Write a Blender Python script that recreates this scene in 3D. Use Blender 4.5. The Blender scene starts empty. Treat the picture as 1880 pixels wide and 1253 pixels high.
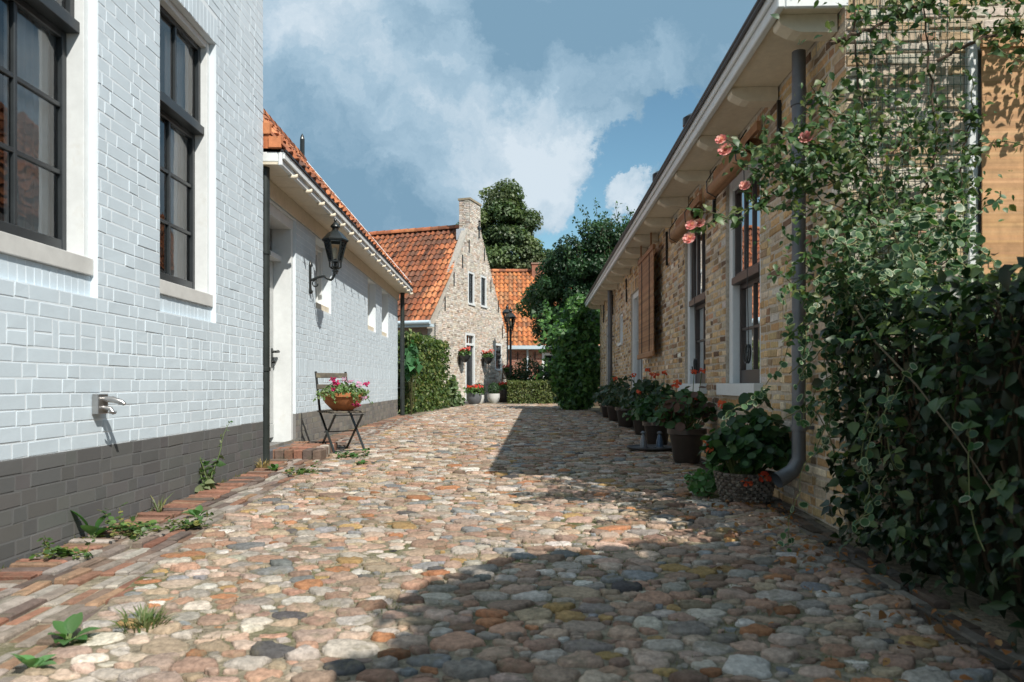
import bpy, math, random
import numpy as np
from mathutils import Vector
random.seed(11)
rng = np.random.default_rng(11)
S = bpy.context.scene
COL = S.collection
R = math.radians
A = np.array

# ------------------------------------------------------------------ mesh helpers
class MB:
    """Collects polygons with one colour each; build() links them as ONE mesh object."""
    def __init__(self):
        self.V = []; self.F = []; self.C = []; self.n = 0
    def add(self, V, F, c=(.5, .5, .5)):
        V = np.asarray(V, float); F = np.asarray(F, int)
        c = np.asarray(c, float)
        if c.ndim == 1: c = np.tile(c, (len(F), 1))
        self.V.append(V); self.F.append(F + self.n); self.C.append(c); self.n += len(V)
        return self
    def box(self, x0, x1, y0, y1, z0, z1, c=(.5, .5, .5)):
        V = [(x, y, z) for z in (z0, z1) for (x, y) in ((x0, y0), (x1, y0), (x1, y1), (x0, y1))]
        return self.add(V, [(3, 2, 1, 0), (4, 5, 6, 7), (0, 1, 5, 4), (1, 2, 6, 5), (2, 3, 7, 6), (3, 0, 4, 7)], c)
    def bar(self, p, q, w, h, c=(.5, .5, .5), up=(0, 0, 1)):
        """rectangular bar from p to q, w wide, h high (along up)"""
        p = A(p, float); q = A(q, float); d = (q - p) / np.linalg.norm(q - p)
        s = np.cross(d, up); s /= np.linalg.norm(s); u = np.cross(s, d)
        V = [e + s * a * w / 2 + u * b * h / 2 for e in (p, q) for a, b in ((-1, -1), (1, -1), (1, 1), (-1, 1))]
        return self.add(V, [(3, 2, 1, 0), (4, 5, 6, 7), (0, 1, 5, 4), (1, 2, 6, 5), (2, 3, 7, 6), (3, 0, 4, 7)], c)
    def tube(self, pts, rad, n=8, c=(.5, .5, .5), caps=True):
        P = np.asarray(pts, float); k = len(P)
        rad = np.full(k, rad) if np.isscalar(rad) else np.asarray(rad, float)
        T = np.gradient(P, axis=0); T /= np.linalg.norm(T, axis=1)[:, None] + 1e-9
        a = A((0, 0, 1.)) if abs(T[0][2]) < .9 else A((1., 0, 0))
        V = []
        for i in range(k):
            u = np.cross(T[i], a); u /= np.linalg.norm(u) + 1e-9; w = np.cross(T[i], u); a = np.cross(u, T[i])
            a = A((0, 0, 1.)) if np.linalg.norm(a) < 1e-6 else a
            th = np.arange(n) * 2 * math.pi / n
            V.append(P[i] + rad[i] * (np.cos(th)[:, None] * u + np.sin(th)[:, None] * w))
            a = np.cross(w, T[i]) if False else a
        V = np.concatenate(V)
        F = [(i * n + j, i * n + (j + 1) % n, (i + 1) * n + (j + 1) % n, (i + 1) * n + j) for i in range(k - 1) for j in range(n)]
        self.add(V, F, c)
        if caps:
            for e, i in ((P[0], 0), (P[-1], k - 1)):
                W = np.concatenate([V[i * n:(i + 1) * n], [e]])
                self.add(W, [(j, (j + 1) % n, n) for j in range(n)], c)
        return self
    def lathe(self, prof, n=20, at=(0, 0, 0), c=(.5, .5, .5), sq=False, rot=0.):
        k = len(prof); th = np.arange(n) * 2 * math.pi / n + rot
        V = np.concatenate([np.stack([r * np.cos(th) + at[0], r * np.sin(th) + at[1], np.full(n, z + at[2])], 1) for r, z in prof])
        F = [(i * n + j, i * n + (j + 1) % n, (i + 1) * n + (j + 1) % n, (i + 1) * n + j) for i in range(k - 1) for j in range(n)]
        return self.add(V, F, c)
    def build(self, name, mat, parent=None, smooth=False, bevel=0):
        V = np.concatenate(self.V)
        lv = np.concatenate([f.ravel() for f in self.F])
        tot = np.concatenate([np.full(len(f), f.shape[1]) for f in self.F])
        C = np.concatenate(self.C)
        st = np.concatenate([[0], np.cumsum(tot)[:-1]])
        me = bpy.data.meshes.new(name)
        me.vertices.add(len(V)); me.vertices.foreach_set('co', V.ravel())
        me.loops.add(len(lv)); me.loops.foreach_set('vertex_index', lv.astype(np.int32))
        me.polygons.add(len(tot)); me.polygons.foreach_set('loop_start', st.astype(np.int32))
        flat = bool(bevel) or mat.name.split('.')[0] in ('white_brick', 'brick', 'far_brick', 'paver')
        me.polygons.foreach_set('use_smooth', np.full(len(tot), not flat))
        me.update(calc_edges=True)
        if not smooth and not flat and mat.name.split('.')[0] not in ('leaf', 'dark_leaf', 'petal'): me.set_sharp_from_angle(angle=R(34))
        at = me.attributes.new('Col', 'FLOAT_COLOR', 'CORNER')
        at.data.foreach_set('color', np.repeat(np.concatenate([C, np.ones((len(C), 1))], 1), tot, axis=0).ravel())
        me.materials.append(mat)
        o = bpy.data.objects.new(name, me); COL.objects.link(o)
        if parent: o.parent = parent
        if bevel:
            m = o.modifiers.new('bevel', 'BEVEL'); m.width = bevel; m.segments = 1; m.limit_method = 'ANGLE'
        return o

def thing(name, label, cat, loc=(0, 0, 0), rotz=0, group=None):
    o = bpy.data.objects.new(name, None); COL.objects.link(o)
    o.location = loc; o.rotation_euler = (0, 0, rotz); o.empty_display_size = .1
    o['label'] = label; o['category'] = cat
    if group: o['group'] = group
    return o
def tag(o, label, cat, group=None, kind=None):
    o['label'] = label; o['category'] = cat
    if group: o['group'] = group
    if kind: o['kind'] = kind
    return o
def structure(o):
    o['kind'] = 'structure'; return o

# ------------------------------------------------------------------ materials
def nt(m):
    m.use_nodes = True; t = m.node_tree; t.nodes.clear(); return t
def N(t, k, **kw):
    n = t.nodes.new(k)
    for a, v in kw.items():
        if a.startswith('i_'):
            n.inputs[a[2:].replace('_', ' ')].default_value = v
        else: setattr(n, a, v)
    return n
def mat(name, col=None, rough=.75, ns=6., na=.2, bs=60., bstr=.25, bd=.004, spec=.35, ns2=None, na2=0., metal=0., stain=None, ss=2.5, st=(.52, .68)):
    """Principled surface; colour from the Col attribute when col is None; two noises vary it, one noise bumps it."""
    m = bpy.data.materials.new(name); t = nt(m); L = t.links.new
    out = N(t, 'ShaderNodeOutputMaterial'); b = N(t, 'ShaderNodeBsdfPrincipled')
    b.inputs['Roughness'].default_value = rough; b.inputs['Metallic'].default_value = metal
    b.inputs['Specular IOR Level'].default_value = spec
    L(b.outputs[0], out.inputs[0])
    tc = N(t, 'ShaderNodeTexCoord')
    if col is None:
        a = N(t, 'ShaderNodeAttribute', attribute_name='Col'); src = a.outputs['Color']
    else:
        a = N(t, 'ShaderNodeRGB'); a.outputs[0].default_value = (*col, 1); src = a.outputs[0]
    for sc, am in ((ns, na), (ns2, na2)):
        if not sc or not am: continue
        n = N(t, 'ShaderNodeTexNoise'); n.inputs['Scale'].default_value = sc; n.inputs['Detail'].default_value = 6
        n.inputs['Roughness'].default_value = .65
        L(tc.outputs['Object'], n.inputs['Vector'])
        mr = N(t, 'ShaderNodeMapRange'); mr.inputs[1].default_value = .3; mr.inputs[2].default_value = .7
        mr.inputs[3].default_value = 1 - am; mr.inputs[4].default_value = 1 + am * .7
        L(n.outputs[0], mr.inputs[0])
        mx = N(t, 'ShaderNodeVectorMath', operation='SCALE'); L(src, mx.inputs[0]); L(mr.outputs[0], mx.inputs['Scale']); src = mx.outputs[0]
    if stain:
        n = N(t, 'ShaderNodeTexNoise'); n.inputs['Scale'].default_value = ss; n.inputs['Detail'].default_value = 7; n.inputs['Roughness'].default_value = .7
        L(tc.outputs['Object'], n.inputs['Vector'])
        mr = N(t, 'ShaderNodeMapRange'); mr.inputs[1].default_value = st[0]; mr.inputs[2].default_value = st[1]
        L(n.outputs[0], mr.inputs[0])
        mx = N(t, 'ShaderNodeMix', data_type='RGBA'); L(mr.outputs[0], mx.inputs[0]); L(src, mx.inputs[6]); mx.inputs[7].default_value = (*stain, 1); src = mx.outputs[2]
    L(src, b.inputs['Base Color'])
    if bstr:
        n = N(t, 'ShaderNodeTexNoise'); n.inputs['Scale'].default_value = bs; n.inputs['Detail'].default_value = 5
        L(tc.outputs['Object'], n.inputs['Vector'])
        bp = N(t, 'ShaderNodeBump'); bp.inputs['Strength'].default_value = bstr; bp.inputs['Distance'].default_value = bd
        L(n.outputs[0], bp.inputs['Height']); L(bp.outputs[0], b.inputs['Normal'])
    return m
def leafmat(name, trans=.3, rough=.45):
    m = bpy.data.materials.new(name); t = nt(m); L = t.links.new
    out = N(t, 'ShaderNodeOutputMaterial'); b = N(t, 'ShaderNodeBsdfPrincipled'); tr = N(t, 'ShaderNodeBsdfTranslucent'); mx = N(t, 'ShaderNodeMixShader')
    b.inputs['Roughness'].default_value = rough; b.inputs['Specular IOR Level'].default_value = .4
    a = N(t, 'ShaderNodeAttribute', attribute_name='Col')
    L(a.outputs[0], b.inputs['Base Color'])
    g = N(t, 'ShaderNodeVectorMath', operation='MULTIPLY'); L(a.outputs[0], g.inputs[0]); g.inputs[1].default_value = (1.3, 1.5, .7); L(g.outputs[0], tr.inputs[0])
    mx.inputs[0].default_value = trans
    L(b.outputs[0], mx.inputs[1]); L(tr.outputs[0], mx.inputs[2]); L(mx.outputs[0], out.inputs[0])
    return m
def glassmat(name, tint=(.95, .97, .97), boost=.07):
    m = bpy.data.materials.new(name); t = nt(m); L = t.links.new
    out = N(t, 'ShaderNodeOutputMaterial'); tr = N(t, 'ShaderNodeBsdfTransparent'); gl = N(t, 'ShaderNodeBsdfGlossy'); mx = N(t, 'ShaderNodeMixShader')
    tr.inputs[0].default_value = (*tint, 1); gl.inputs['Roughness'].default_value = .012
    fr = N(t, 'ShaderNodeFresnel'); fr.inputs[0].default_value = 1.55
    ad = N(t, 'ShaderNodeMath', operation='ADD'); ad.inputs[1].default_value = boost; L(fr.outputs[0], ad.inputs[0]); L(ad.outputs[0], mx.inputs[0])
    tc = N(t, 'ShaderNodeTexCoord'); n = N(t, 'ShaderNodeTexNoise'); n.inputs['Scale'].default_value = 3.; L(tc.outputs['Object'], n.inputs['Vector'])
    bp = N(t, 'ShaderNodeBump'); bp.inputs['Strength'].default_value = .12; bp.inputs['Distance'].default_value = .02; L(n.outputs[0], bp.inputs['Height']); L(bp.outputs[0], gl.inputs['Normal'])
    L(tr.outputs[0], mx.inputs[1]); L(gl.outputs[0], mx.inputs[2]); L(mx.outputs[0], out.inputs[0])
    return m

M = dict(
    white_brick=mat('white_brick', None, .75, 5, .05, 34, .3, .0016, .2, 1.3, .04, stain=(.6, .62, .62), ss=1.7, st=(.66, 1.1)),
    brick=mat('brick', None, .9, 30, .3, 120, .6, .004, .15, 1.1, .12),
    far_brick=mat('far_brick', None, .9, 14, .2, 60, .3, .004, .15, .7, .14),
    tile=mat('tile', None, .8, 22, .22, 90, .4, .004, .25, 5, .15, stain=(.075, .05, .035), ss=9, st=(.56, .68)),
    stone=mat('stone', None, .85, 46, .4, 60, .9, .009, .2, 1.4, .2, stain=(.17, .15, .1), ss=9, st=(.53, .74)),
    paver=mat('paver', None, .85, 25, .3, 80, .7, .005, .25, 4, .2, stain=(.11, .1, .07), ss=6, st=(.55, .72)),
    white_paint=mat('white_paint', (.68, .71, .715), .55, 4, .07, 35, .15, .002, .3, 17, .05, stain=(.5, .48, .43), ss=4, st=(.58, .9)),
    cream_paint=mat('cream_paint', (.70, .63, .50), .6, 5, .1, 30, .15, .002, .3, 19, .07, stain=(.44, .38, .28), ss=5, st=(.56, .88)),
    grey_paint=mat('grey_paint', (.58, .58, .56), .6, 7, .12, 40, .1),
    sash=mat('sash', (.028, .033, .036), .35, 6, .25, 30, .05, .002, .5),
    brown_sash=mat('brown_sash', (.045, .03, .025), .4, 6, .25, 30, .05, .002, .5),
    door_wood=mat('door_wood', (.47, .49, .49), .5, 9, .12, 40, .1),
    black_iron=mat('black_iron', (.014, .018, .018), .35, 12, .3, 60, .12, .002, .5),
    zinc=mat('zinc', (.15, .16, .175), .5, 6, .2, 30, .1, .002, .45, metal=.55, stain=(.3, .3, .3), ss=8, st=(.6, .8)),
    dark_pipe=mat('dark_pipe', (.025, .032, .03), .42, 6, .3, 30, .1, .002, .45),
    lead=mat('lead', (.05, .05, .055), .5, 6, .25, 30, .1),
    curtain=mat('curtain', (.86, .86, .84), .85, 6, .06, 30, .1, .003, .1),
    linen=mat('linen', (.74, .70, .6), .85, 6, .06, 30, .1, .003, .1),
    room=mat('room', (.07, .075, .085), .9, 3, .2, 0, 0),  # dark wall colour stands in for the unlit depth of the rooms
    bamboo=mat('bamboo', None, .6, 14, .22, 50, .2, .003, .3, 3, .1),
    bark=mat('bark', (.085, .062, .042), .9, 12, .35, 30, .8, .01, .15),
    stem=mat('stem', None, .8, 30, .25, 80, .3, .002, .2),
    leaf=leafmat('leaf'), dark_leaf=leafmat('dark_leaf', .22, .4), petal=leafmat('petal', .35, .6),
    glass=glassmat('glass'), lamp_glass=glassmat('lamp_glass', (.97, .96, .92), .02),
    bulb=mat('bulb', (.78, .74, .62), .3, 3, .03, 0, 0),
    terracotta=mat('terracotta', (.40, .155, .06), .75, 9, .25, 50, .25, .003, .25, stain=(.2, .09, .05), ss=7, st=(.5, .75)),
    dark_pot=mat('dark_pot', (.05, .038, .033), .28, 7, .3, 30, .1, .002, .5),  # dark pot colour; beside the brick wall it carries the deep shade
    grey_pot=mat('grey_pot', (.115, .12, .13), .6, 7, .15, 40, .15),
    white_pot=mat('white_pot', (.6, .6, .58), .5, 7, .1, 40, .1),
    wicker=mat('wicker', None, .85, 30, .3, 60, .3),
    chair_wood=mat('chair_wood', (.13, .115, .095), .75, 14, .35, 60, .3, .003, .2, stain=(.22, .2, .12), ss=14, st=(.55, .7)),
    metal=mat('metal', (.42, .41, .4), .3, 9, .2, 40, .05, .002, .5, metal=.9),
    soil=mat('soil', (.05, .036, .026), .95, 20, .4, 60, .9, .01, .1),
    bed=mat('bed', (.275, .235, .175), .95, 30, .5, 70, .9, .014, .1, 4, .3, stain=(.085, .095, .035), ss=2.6, st=(.5, .66)),
    wood=mat('wood', (.2, .14, .09), .8, 9, .3, 50, .3),
    wire=mat('wire', (.03, .1, .075), .5, 5, .1, 0, 0),
    garden_glass=mat('garden_glass', (.16, .17, .19), .25, 5, .1, 0, 0, .004, .5, metal=.3), garden_glass_blue=mat('garden_glass_blue', (.05, .085, .14), .25, 5, .1, 0, 0, .004, .5, metal=.3),
    bluegrey=mat('bluegrey', (.5, .6, .66), .5, 5, .08, 30, .1),
)

# ------------------------------------------------------------------ small maths
def unit(v):
    return v / (np.linalg.norm(v, axis=-1, keepdims=True) + 1e-9)
def runit(n):
    return unit(rng.normal(size=(n, 3)))
def zg(y):
    return np.interp(y, [-6, 2, 4, 7, 10, 14, 80], [-.13, -.1, -.055, .0, .05, .06, .06])
def pal(n, cols, w=None, jit=.12):
    cols = A(cols, float); w = None if w is None else A(w, float) / sum(w)
    c = cols[rng.choice(len(cols), n, p=w)]
    return np.clip(c * (1 + jit * rng.normal(size=(n, 1))) * (1 + .016 * rng.normal(size=(n, 3))), .004, .9)
def fbm(P, s=1., seed=0):
    P = np.asarray(P, float) * s; v = np.zeros(len(P)); r = np.random.default_rng(seed)
    for o in range(5):
        d = r.normal(size=(3, P.shape[1])); ph = r.uniform(0, 6.28, 3)
        v += sum(np.sin(P @ d[k] * 2 ** o + ph[k]) for k in range(3)) / 3 * .6 ** o
    return v * .6

# ------------------------------------------------------------------ leaves
def _rim(n, f):
    return [f(2 * math.pi * k / n) for k in range(n)]
T_SIMPLE = (A([(0, 0, 0), (.34, .45, .07), (0, 1, -.12), (-.34, .45, .07), (0, .45, -.02)]), [(0, 1, 2, 4), (0, 4, 2, 3)], None)
T_LEAF = (A([(0, 0, 0), (.24, .2, .06), (.29, .5, .08), (0, 1, -.2), (-.29, .5, .08), (-.24, .2, .06), (0, .3, -.02), (0, .62, -.03)]),
          [(0, 1, 6, 6), (1, 2, 7, 6), (2, 3, 7, 7), (3, 4, 7, 7), (4, 5, 6, 7), (5, 0, 6, 6)], None)
_o = [(.5 * .78 * math.sin(a) * (1 - .12 * math.cos(a)), .5 - .5 * math.cos(a), .05 * abs(math.sin(a)) - .1 * (.5 - .5 * math.cos(a)) ** 2) for a in [2 * math.pi * k / 8 for k in range(8)]]
_i = [(x * .80, .5 + (y - .5) * .84, z - .008) for x, y, z in _o]
T_VARI = (A(_o + _i + [(0, .5, -.03)]), [(k, (k + 1) % 8, 8 + (k + 1) % 8, 8 + k) for k in range(8)] + [(16, 8 + k, 8 + k + 1, 8 + (k + 2) % 8) for k in (0, 2, 4, 6)], [1] * 8 + [0] * 4)
_c = [(.5 * math.sin(a), .5 - .5 * math.cos(a), .09 * (1 + math.cos(3 * a)) * .5) for a in [2 * math.pi * k / 10 for k in range(10)]]
T_ROUND = (A(_c + [(0, .45, -.06)]), [(10, k, k + 1, (k + 2) % 10) for k in (0, 2, 4, 6, 8)], None)
T_IVY = (A([(0, 0, 0), (.45, .12, .03), (.28, .42, .02), (0, 1, -.12), (-.28, .42, .02), (-.45, .12, .03), (0, .35, -.03)]),
         [(0, 1, 2, 6), (6, 2, 3, 4), (0, 6, 4, 5)], None)
def leaves(mb, P, Nrm, size, col, T=T_SIMPLE, col2=None, spread=.6, droop=.5):
    """one leaf per point of P; Nrm = way it faces (mean), size = its length"""
    n = len(P)
    if n == 0: return
    Nn = unit(np.broadcast_to(Nrm, (n, 3)) + spread * rng.normal(size=(n, 3)))
    L = rng.normal(size=(n, 3)) * .8 + A((0, 0, -droop))
    L = unit(L - (L * Nn).sum(1, keepdims=True) * Nn)
    W = np.cross(L, Nn)
    t, q, cls = T
    size = np.broadcast_to(size, (n,))[:, None, None]
    wob = 1 + .2 * rng.normal(size=(n, 1))
    V = P[:, None, :] + size * (t[None, :, 0:1] * (W * wob)[:, None, :] + t[None, :, 1:2] * L[:, None, :] + t[None, :, 2:3] * Nn[:, None, :])
    k = len(t); qq = [[i for j, i in enumerate(f) if i not in f[:j]] for f in q]
    col = np.broadcast_to(col, (n, 3)); base = (np.arange(n) * k)[:, None]
    VV = V.reshape(-1, 3)
    first = True
    for size_ in (3, 4):
        idx = [i for i, f in enumerate(qq) if len(f) == size_]
        if not idx: continue
        f = A([qq[i] for i in idx]); F = (base[:, :, None] + f[None]).reshape(-1, size_)
        if cls is None: C = np.repeat(col, len(idx), 0)
        else:
            c2 = np.broadcast_to(col2, (n, 3))
            C = np.stack([c2 if cls[i] else col for i in idx], 1).reshape(-1, 3)
        if first: mb.add(VV, F, C); off = mb.n - len(VV); first = False
        else: mb.F.append(F + off); mb.C.append(C)

# ------------------------------------------------------------------ masonry
def slab(mb, s0, s1, z0, z1, holes, o, thick, col, t0=0.):
    """wall with openings as one skin: only outer faces, reveals included; o = sign of outward local y"""
    xs = sorted({s0, s1, *[h[0] for h in holes], *[h[1] for h in holes]}); zs = sorted({z0, z1, *[h[2] for h in holes], *[h[3] for h in holes]})
    xs = [x for x in xs if s0 <= x <= s1]; zs = [z for z in zs if z0 <= z <= z1]
    full = lambda i, j: 0 <= i < len(xs) - 1 and 0 <= j < len(zs) - 1 and not any(h[0] < (xs[i] + xs[i + 1]) / 2 < h[1] and h[2] < (zs[j] + zs[j + 1]) / 2 < h[3] for h in holes)
    yf, yb = o * t0, o * (t0 - thick)
    for i in range(len(xs) - 1):
        for j in range(len(zs) - 1):
            if not full(i, j): continue
            a, b, c, d = xs[i], xs[i + 1], zs[j], zs[j + 1]
            Q = [[(a, yf, c), (b, yf, c), (b, yf, d), (a, yf, d)], [(a, yb, c), (b, yb, c), (b, yb, d), (a, yb, d)]]
            if not full(i - 1, j): Q.append([(a, yf, c), (a, yb, c), (a, yb, d), (a, yf, d)])
            if not full(i + 1, j): Q.append([(b, yf, c), (b, yb, c), (b, yb, d), (b, yf, d)])
            if not full(i, j - 1): Q.append([(a, yf, c), (b, yf, c), (b, yb, c), (a, yb, c)])
            if not full(i, j + 1): Q.append([(a, yf, d), (b, yf, d), (b, yb, d), (a, yb, d)])
            for q in Q: mb.add(q, [(0, 1, 2, 3)], col)
def lay(mb, B, o, colfn, protr=.006, pj=.002, bev=.004, jit=.0015, t0=0.):
    """bricks B = rows (s0, s1, z0, z1) as bevelled blocks standing proud of the mortar"""
    B = np.asarray(B, float); n = len(B)
    if not n: return
    tf = t0 + protr + pj * rng.normal(size=n)
    tf = np.maximum(tf, t0 + protr * .6)
    cs = np.stack([B[:, [0, 2]], B[:, [1, 2]], B[:, [1, 3]], B[:, [0, 3]]], 1) + jit * rng.normal(size=(n, 4, 2))
    cen = cs.mean(1, keepdims=True); sg = np.sign(cs - cen)
    bv = np.minimum(bev, (B[:, 1] - B[:, 0]) * .3)[:, None, None]
    rings = []
    for t, ins in ((np.full(n, t0 - .004), 0), (tf - bev * .7, 0), (tf, 1)):
        xy = cs - sg * bv * ins
        tt = np.repeat(t[:, None], 4, 1) + (np.minimum(pj * .6, (protr - .0006) * .35) * rng.normal(size=(n, 4)) if ins else 0)
        rings.append(np.stack([xy[:, :, 0], o * tt, xy[:, :, 1]], 2))
    V = np.concatenate(rings, 1)
    f = [(k, (k + 1) % 4, 4 + (k + 1) % 4, 4 + k) for k in range(4)] + [(4 + k, 4 + (k + 1) % 4, 8 + (k + 1) % 4, 8 + k) for k in range(4)] + [(8, 9, 10, 11)]
    F = ((np.arange(n) * 12)[:, None, None] + A(f)[None]).reshape(-1, 4)
    mb.add(V.reshape(-1, 3), F, np.repeat(colfn(B), 9, 0))
def courses(s0, s1, z0, z1, hc, joint, L, W, holes=(), skip=(), clip=None, jit=.006):
    """Flemish bond rows; holes cut bricks; skip = (z0, z1) bands or (s0, s1, z0, z1) fields laid otherwise; clip(z) -> (smin, smax)"""
    B = []; k = 0; z = z0
    while z + hc * .5 < z1:
        a0, a1 = z + joint / 2, min(z + hc, z1) - joint / 2; zm = (a0 + a1) / 2
        if not any(len(b) == 2 and b[0] < zm < b[1] for b in skip):
            lo, hi = (s0, s1) if clip is None else clip(zm)
            lo, hi = max(lo, s0), min(hi, s1)
            cut = sorted([(h[0], h[1]) for h in list(holes) + [b for b in skip if len(b) == 4] if h[2] < zm < h[3]])
            x = s0 - (0 if k % 2 else (L + W) / 2) - random.random() * .02; st = k % 2
            while x < hi:
                ln = (L if st else W) + random.uniform(-jit, jit); st = 1 - st
                a, b = x + joint / 2, x + ln - joint / 2; x += ln
                a, b = max(a, lo), min(b, hi)
                if b - a < .02: continue
                seg = [(a, b)]
                for c, d in cut:
                    seg = [q for (p, r) in seg for q in ((p, min(r, c - .003)), (max(p, d + .003), r)) if q[1] - q[0] > .015]
                B += [(p, r, a0, a1) for p, r in seg]
        z += hc; k += 1
    return B
def soldiers(s0, s1, z0, z1, w, joint):
    n = max(1, round((s1 - s0) / w)); w = (s1 - s0) / n
    return [(s0 + i * w + joint / 2, s0 + (i + 1) * w - joint / 2, z0 + joint / 2, z1 - joint / 2) for i in range(n)]

def pantiles(mb, O, U, Vd, nu, nv, tw, th, colfn, amp=.03):
    """nu x nv overlapping S-shaped roof tiles; O eave corner, U along the eave, Vd up the slope"""
    O, U, Vd = A(O, float), unit(A(U, float)), unit(A(Vd, float)); Nn = unit(np.cross(U, Vd))
    if Nn[2] < 0: Nn = -Nn
    xs = np.linspace(0, 1.06, 8); prof = amp * np.where(xs < .62, np.sin(xs / .62 * math.pi), -.45 * np.sin((xs - .62) / .38 * math.pi))
    I, J = np.meshgrid(np.arange(nu), np.arange(nv), indexing='ij'); I = I.ravel(); J = J.ravel(); n = len(I)
    ju = .006 * rng.normal(size=n); jv = .008 * rng.normal(size=n); jn = .005 * rng.normal(size=n)
    rows = []
    for v, h in ((-.05, .012), (-.05, .04), (1.0, .004)):
        p = O + U * ((I + 0)[:, None, None] * tw + ju[:, None, None] + xs[None, :, None] * tw) + Vd * ((J[:, None, None] * th) + v * th + jv[:, None, None]) \
            + Nn * (h + jn[:, None, None] + prof[None, :, None])
        rows.append(p)
    V = np.concatenate(rows, 1); k = len(xs)
    f = [(r * k + i, r * k + i + 1, (r + 1) * k + i + 1, (r + 1) * k + i) for r in (0, 1) for i in range(k - 1)]
    F = ((np.arange(n) * 3 * k)[:, None, None] + A(f)[None]).reshape(-1, 4)
    mb.add(V.reshape(-1, 3), F, np.repeat(colfn(I, J), len(f), 0))
    # boarding under the tiles
    a, b = O, O + U * nu * tw; c, d = b + Vd * nv * th, a + Vd * nv * th
    mb.add([a, b, c, d], [(0, 1, 2, 3)], (.09, .05, .03))
TILE = [(.43, .15, .065), (.48, .19, .085), (.36, .125, .06), (.25, .1, .055), (.16, .085, .06)]
def ridge_tiles(mb, p, q, n, r=.11, up=(0, 0, 1)):
    p, q = A(p, float), A(q, float)
    for i in range(n):
        a, b = p + (q - p) * i / n, p + (q - p) * (i + 1.06) / n
        d = unit(b - a); s = unit(np.cross(d, A(up, float))); u = np.cross(s, d); th = np.linspace(-.2, math.pi + .2, 9)
        V = np.concatenate([e + rr * (np.cos(th)[:, None] * s + np.sin(th)[:, None] * u) for e, rr in ((a, r * 1.06), (b, r * .94))])
        mb.add(V, [(j, j + 1, 10 + j, 9 + j) for j in range(8)], pal(1, TILE[:4])[0])

# ------------------------------------------------------------------ windows
def window(parent, s0, s1, z0, z1, o, name='window', fm='white_paint', sm='sash', sill_h=.1, jamb=.06, t_out=-.05, depth=.14, transom=None, cols=2, rows=3, top_cols=2,
           sill_out=.0, curtain=None, sill_mat=None, stile=.042, room_d=.7, sill_x=.0, bottom_rail=.09, glass='glass', solid=None):
    """frame mesh = the part; sashes, pane, sill, curtain are its sub-parts"""
    B = lambda mb, a, b, t0, t1, c, d: mb.box(a, b, min(o * t0, o * t1), max(o * t0, o * t1), c, d)
    mb = MB(); zb = z0 + sill_h; tb = t_out - depth
    B(mb, s0, s0 + jamb, t_out, tb, zb, z1); B(mb, s1 - jamb, s1, t_out, tb, zb, z1); B(mb, s0 + jamb, s1 - jamb, t_out - .004, tb, z1 - jamb, z1)
    fr = mb.build(name, M[fm], parent, bevel=.0025)
    if sill_h > .01:
        mb = MB(); B(mb, s0 - sill_x, s1 + sill_x, sill_out, tb - .003, z0, zb - .002); mb.build('sill', M[sill_mat or fm], fr, bevel=.003)
    a, b, c, d = s0 + jamb, s1 - jamb, zb, z1 - jamb
    g = MB(); sh = MB()
    def sash(c, d, t, nc, nr, br):
        w = stile; B(sh, a, a + w, t, t - .04, c, d); B(sh, b - w, b, t, t - .04, c, d)
        B(sh, a + w, b - w, t - .002, t - .04, d - w, d); B(sh, a + w, b - w, t - .002, t - .04, c, c + br)
        for i in range(1, nc):
            x = a + w + (b - a - 2 * w) * i / nc; B(sh, x - .013, x + .013, t - .006, t - .036, c + br, d - w)
        for j in range(1, nr):
            z = c + br + (d - w - c - br) * j / nr; B(sh, a + w, b - w, t - .009, t - .034, z - .013, z + .013)
        y = o * (t - .025); g.add([(a + w * .5, y, c + br * .5), (b - w * .5, y, c + br * .5), (b - w * .5, y, d - w * .5), (a + w * .5, y, d - w * .5)], [(0, 1, 2, 3)])
    tl = tb + .055
    if transom:
        sash(c, transom, tl, cols, rows, bottom_rail); sash(transom + .065, d, tl + .045, top_cols, 1, .035)
        B(sh, a, b, tl + .075, tb + .01, transom, transom + .065)
    else: sash(c, d, tl, cols, rows, bottom_rail)
    sh.build('sash', M[sm], fr, bevel=.003); g.build('pane', M[glass], fr)
    r = MB(); y0, y1 = sorted((o * (tb + .012), o * (tb - room_d))); e = .25
    r.box(s0 - e, s1 + e, y0, y1, z0 - e, z1 + e)
    r.F[-1] = np.delete(r.F[-1], 2 if o < 0 else 4, 0); r.C[-1] = r.C[-1][:5]
    r.build('interior', M['room'], fr)
    if curtain:
        cm = MB()
        for (p, q) in curtain[1]:
            n = 28; xs = np.linspace(a + (b - a) * p, a + (b - a) * q, n); yy = o * (tb - .04 + .014 * np.sin(np.arange(n) * 1.35) + .004 * rng.normal(size=n))
            V = np.concatenate([np.stack([xs, yy, np.full(n, z)], 1) for z in (c + .03, d)])
            cm.add(V, [(i, i + 1, n + i + 1, n + i) for i in range(n - 1)])
        cm.build('curtain', M[curtain[0]], fr, smooth=True)
    return fr

# ================================================================== SETTING: ground, lane, brick edgings
TX = lambda y: -2.38 - .0037 * y                    # faces of the three houses along the lane
LX = lambda y: -2.45 - .0134 * y
RX = lambda y: 1.80 + .0328 * y
def left_edge(y): return np.where(np.asarray(y) < 7.05, TX(np.asarray(y)), LX(np.asarray(y)))
def cob_l(y): return np.interp(y, [-3, 1, 2.3, 3.9, 7, 16.8, 19, 24.5, 27], [-1.2, -1.3, -1.5, -1.76, -1.92, -2.14, -2.2, -1.75, -1.3])
def cob_r(y): return np.interp(y, [-3, 1.5, 3.9, 4.6, 20.5, 27], [1.42, 1.45, 1.62, 1.72, 2.2, 2.3])

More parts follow.
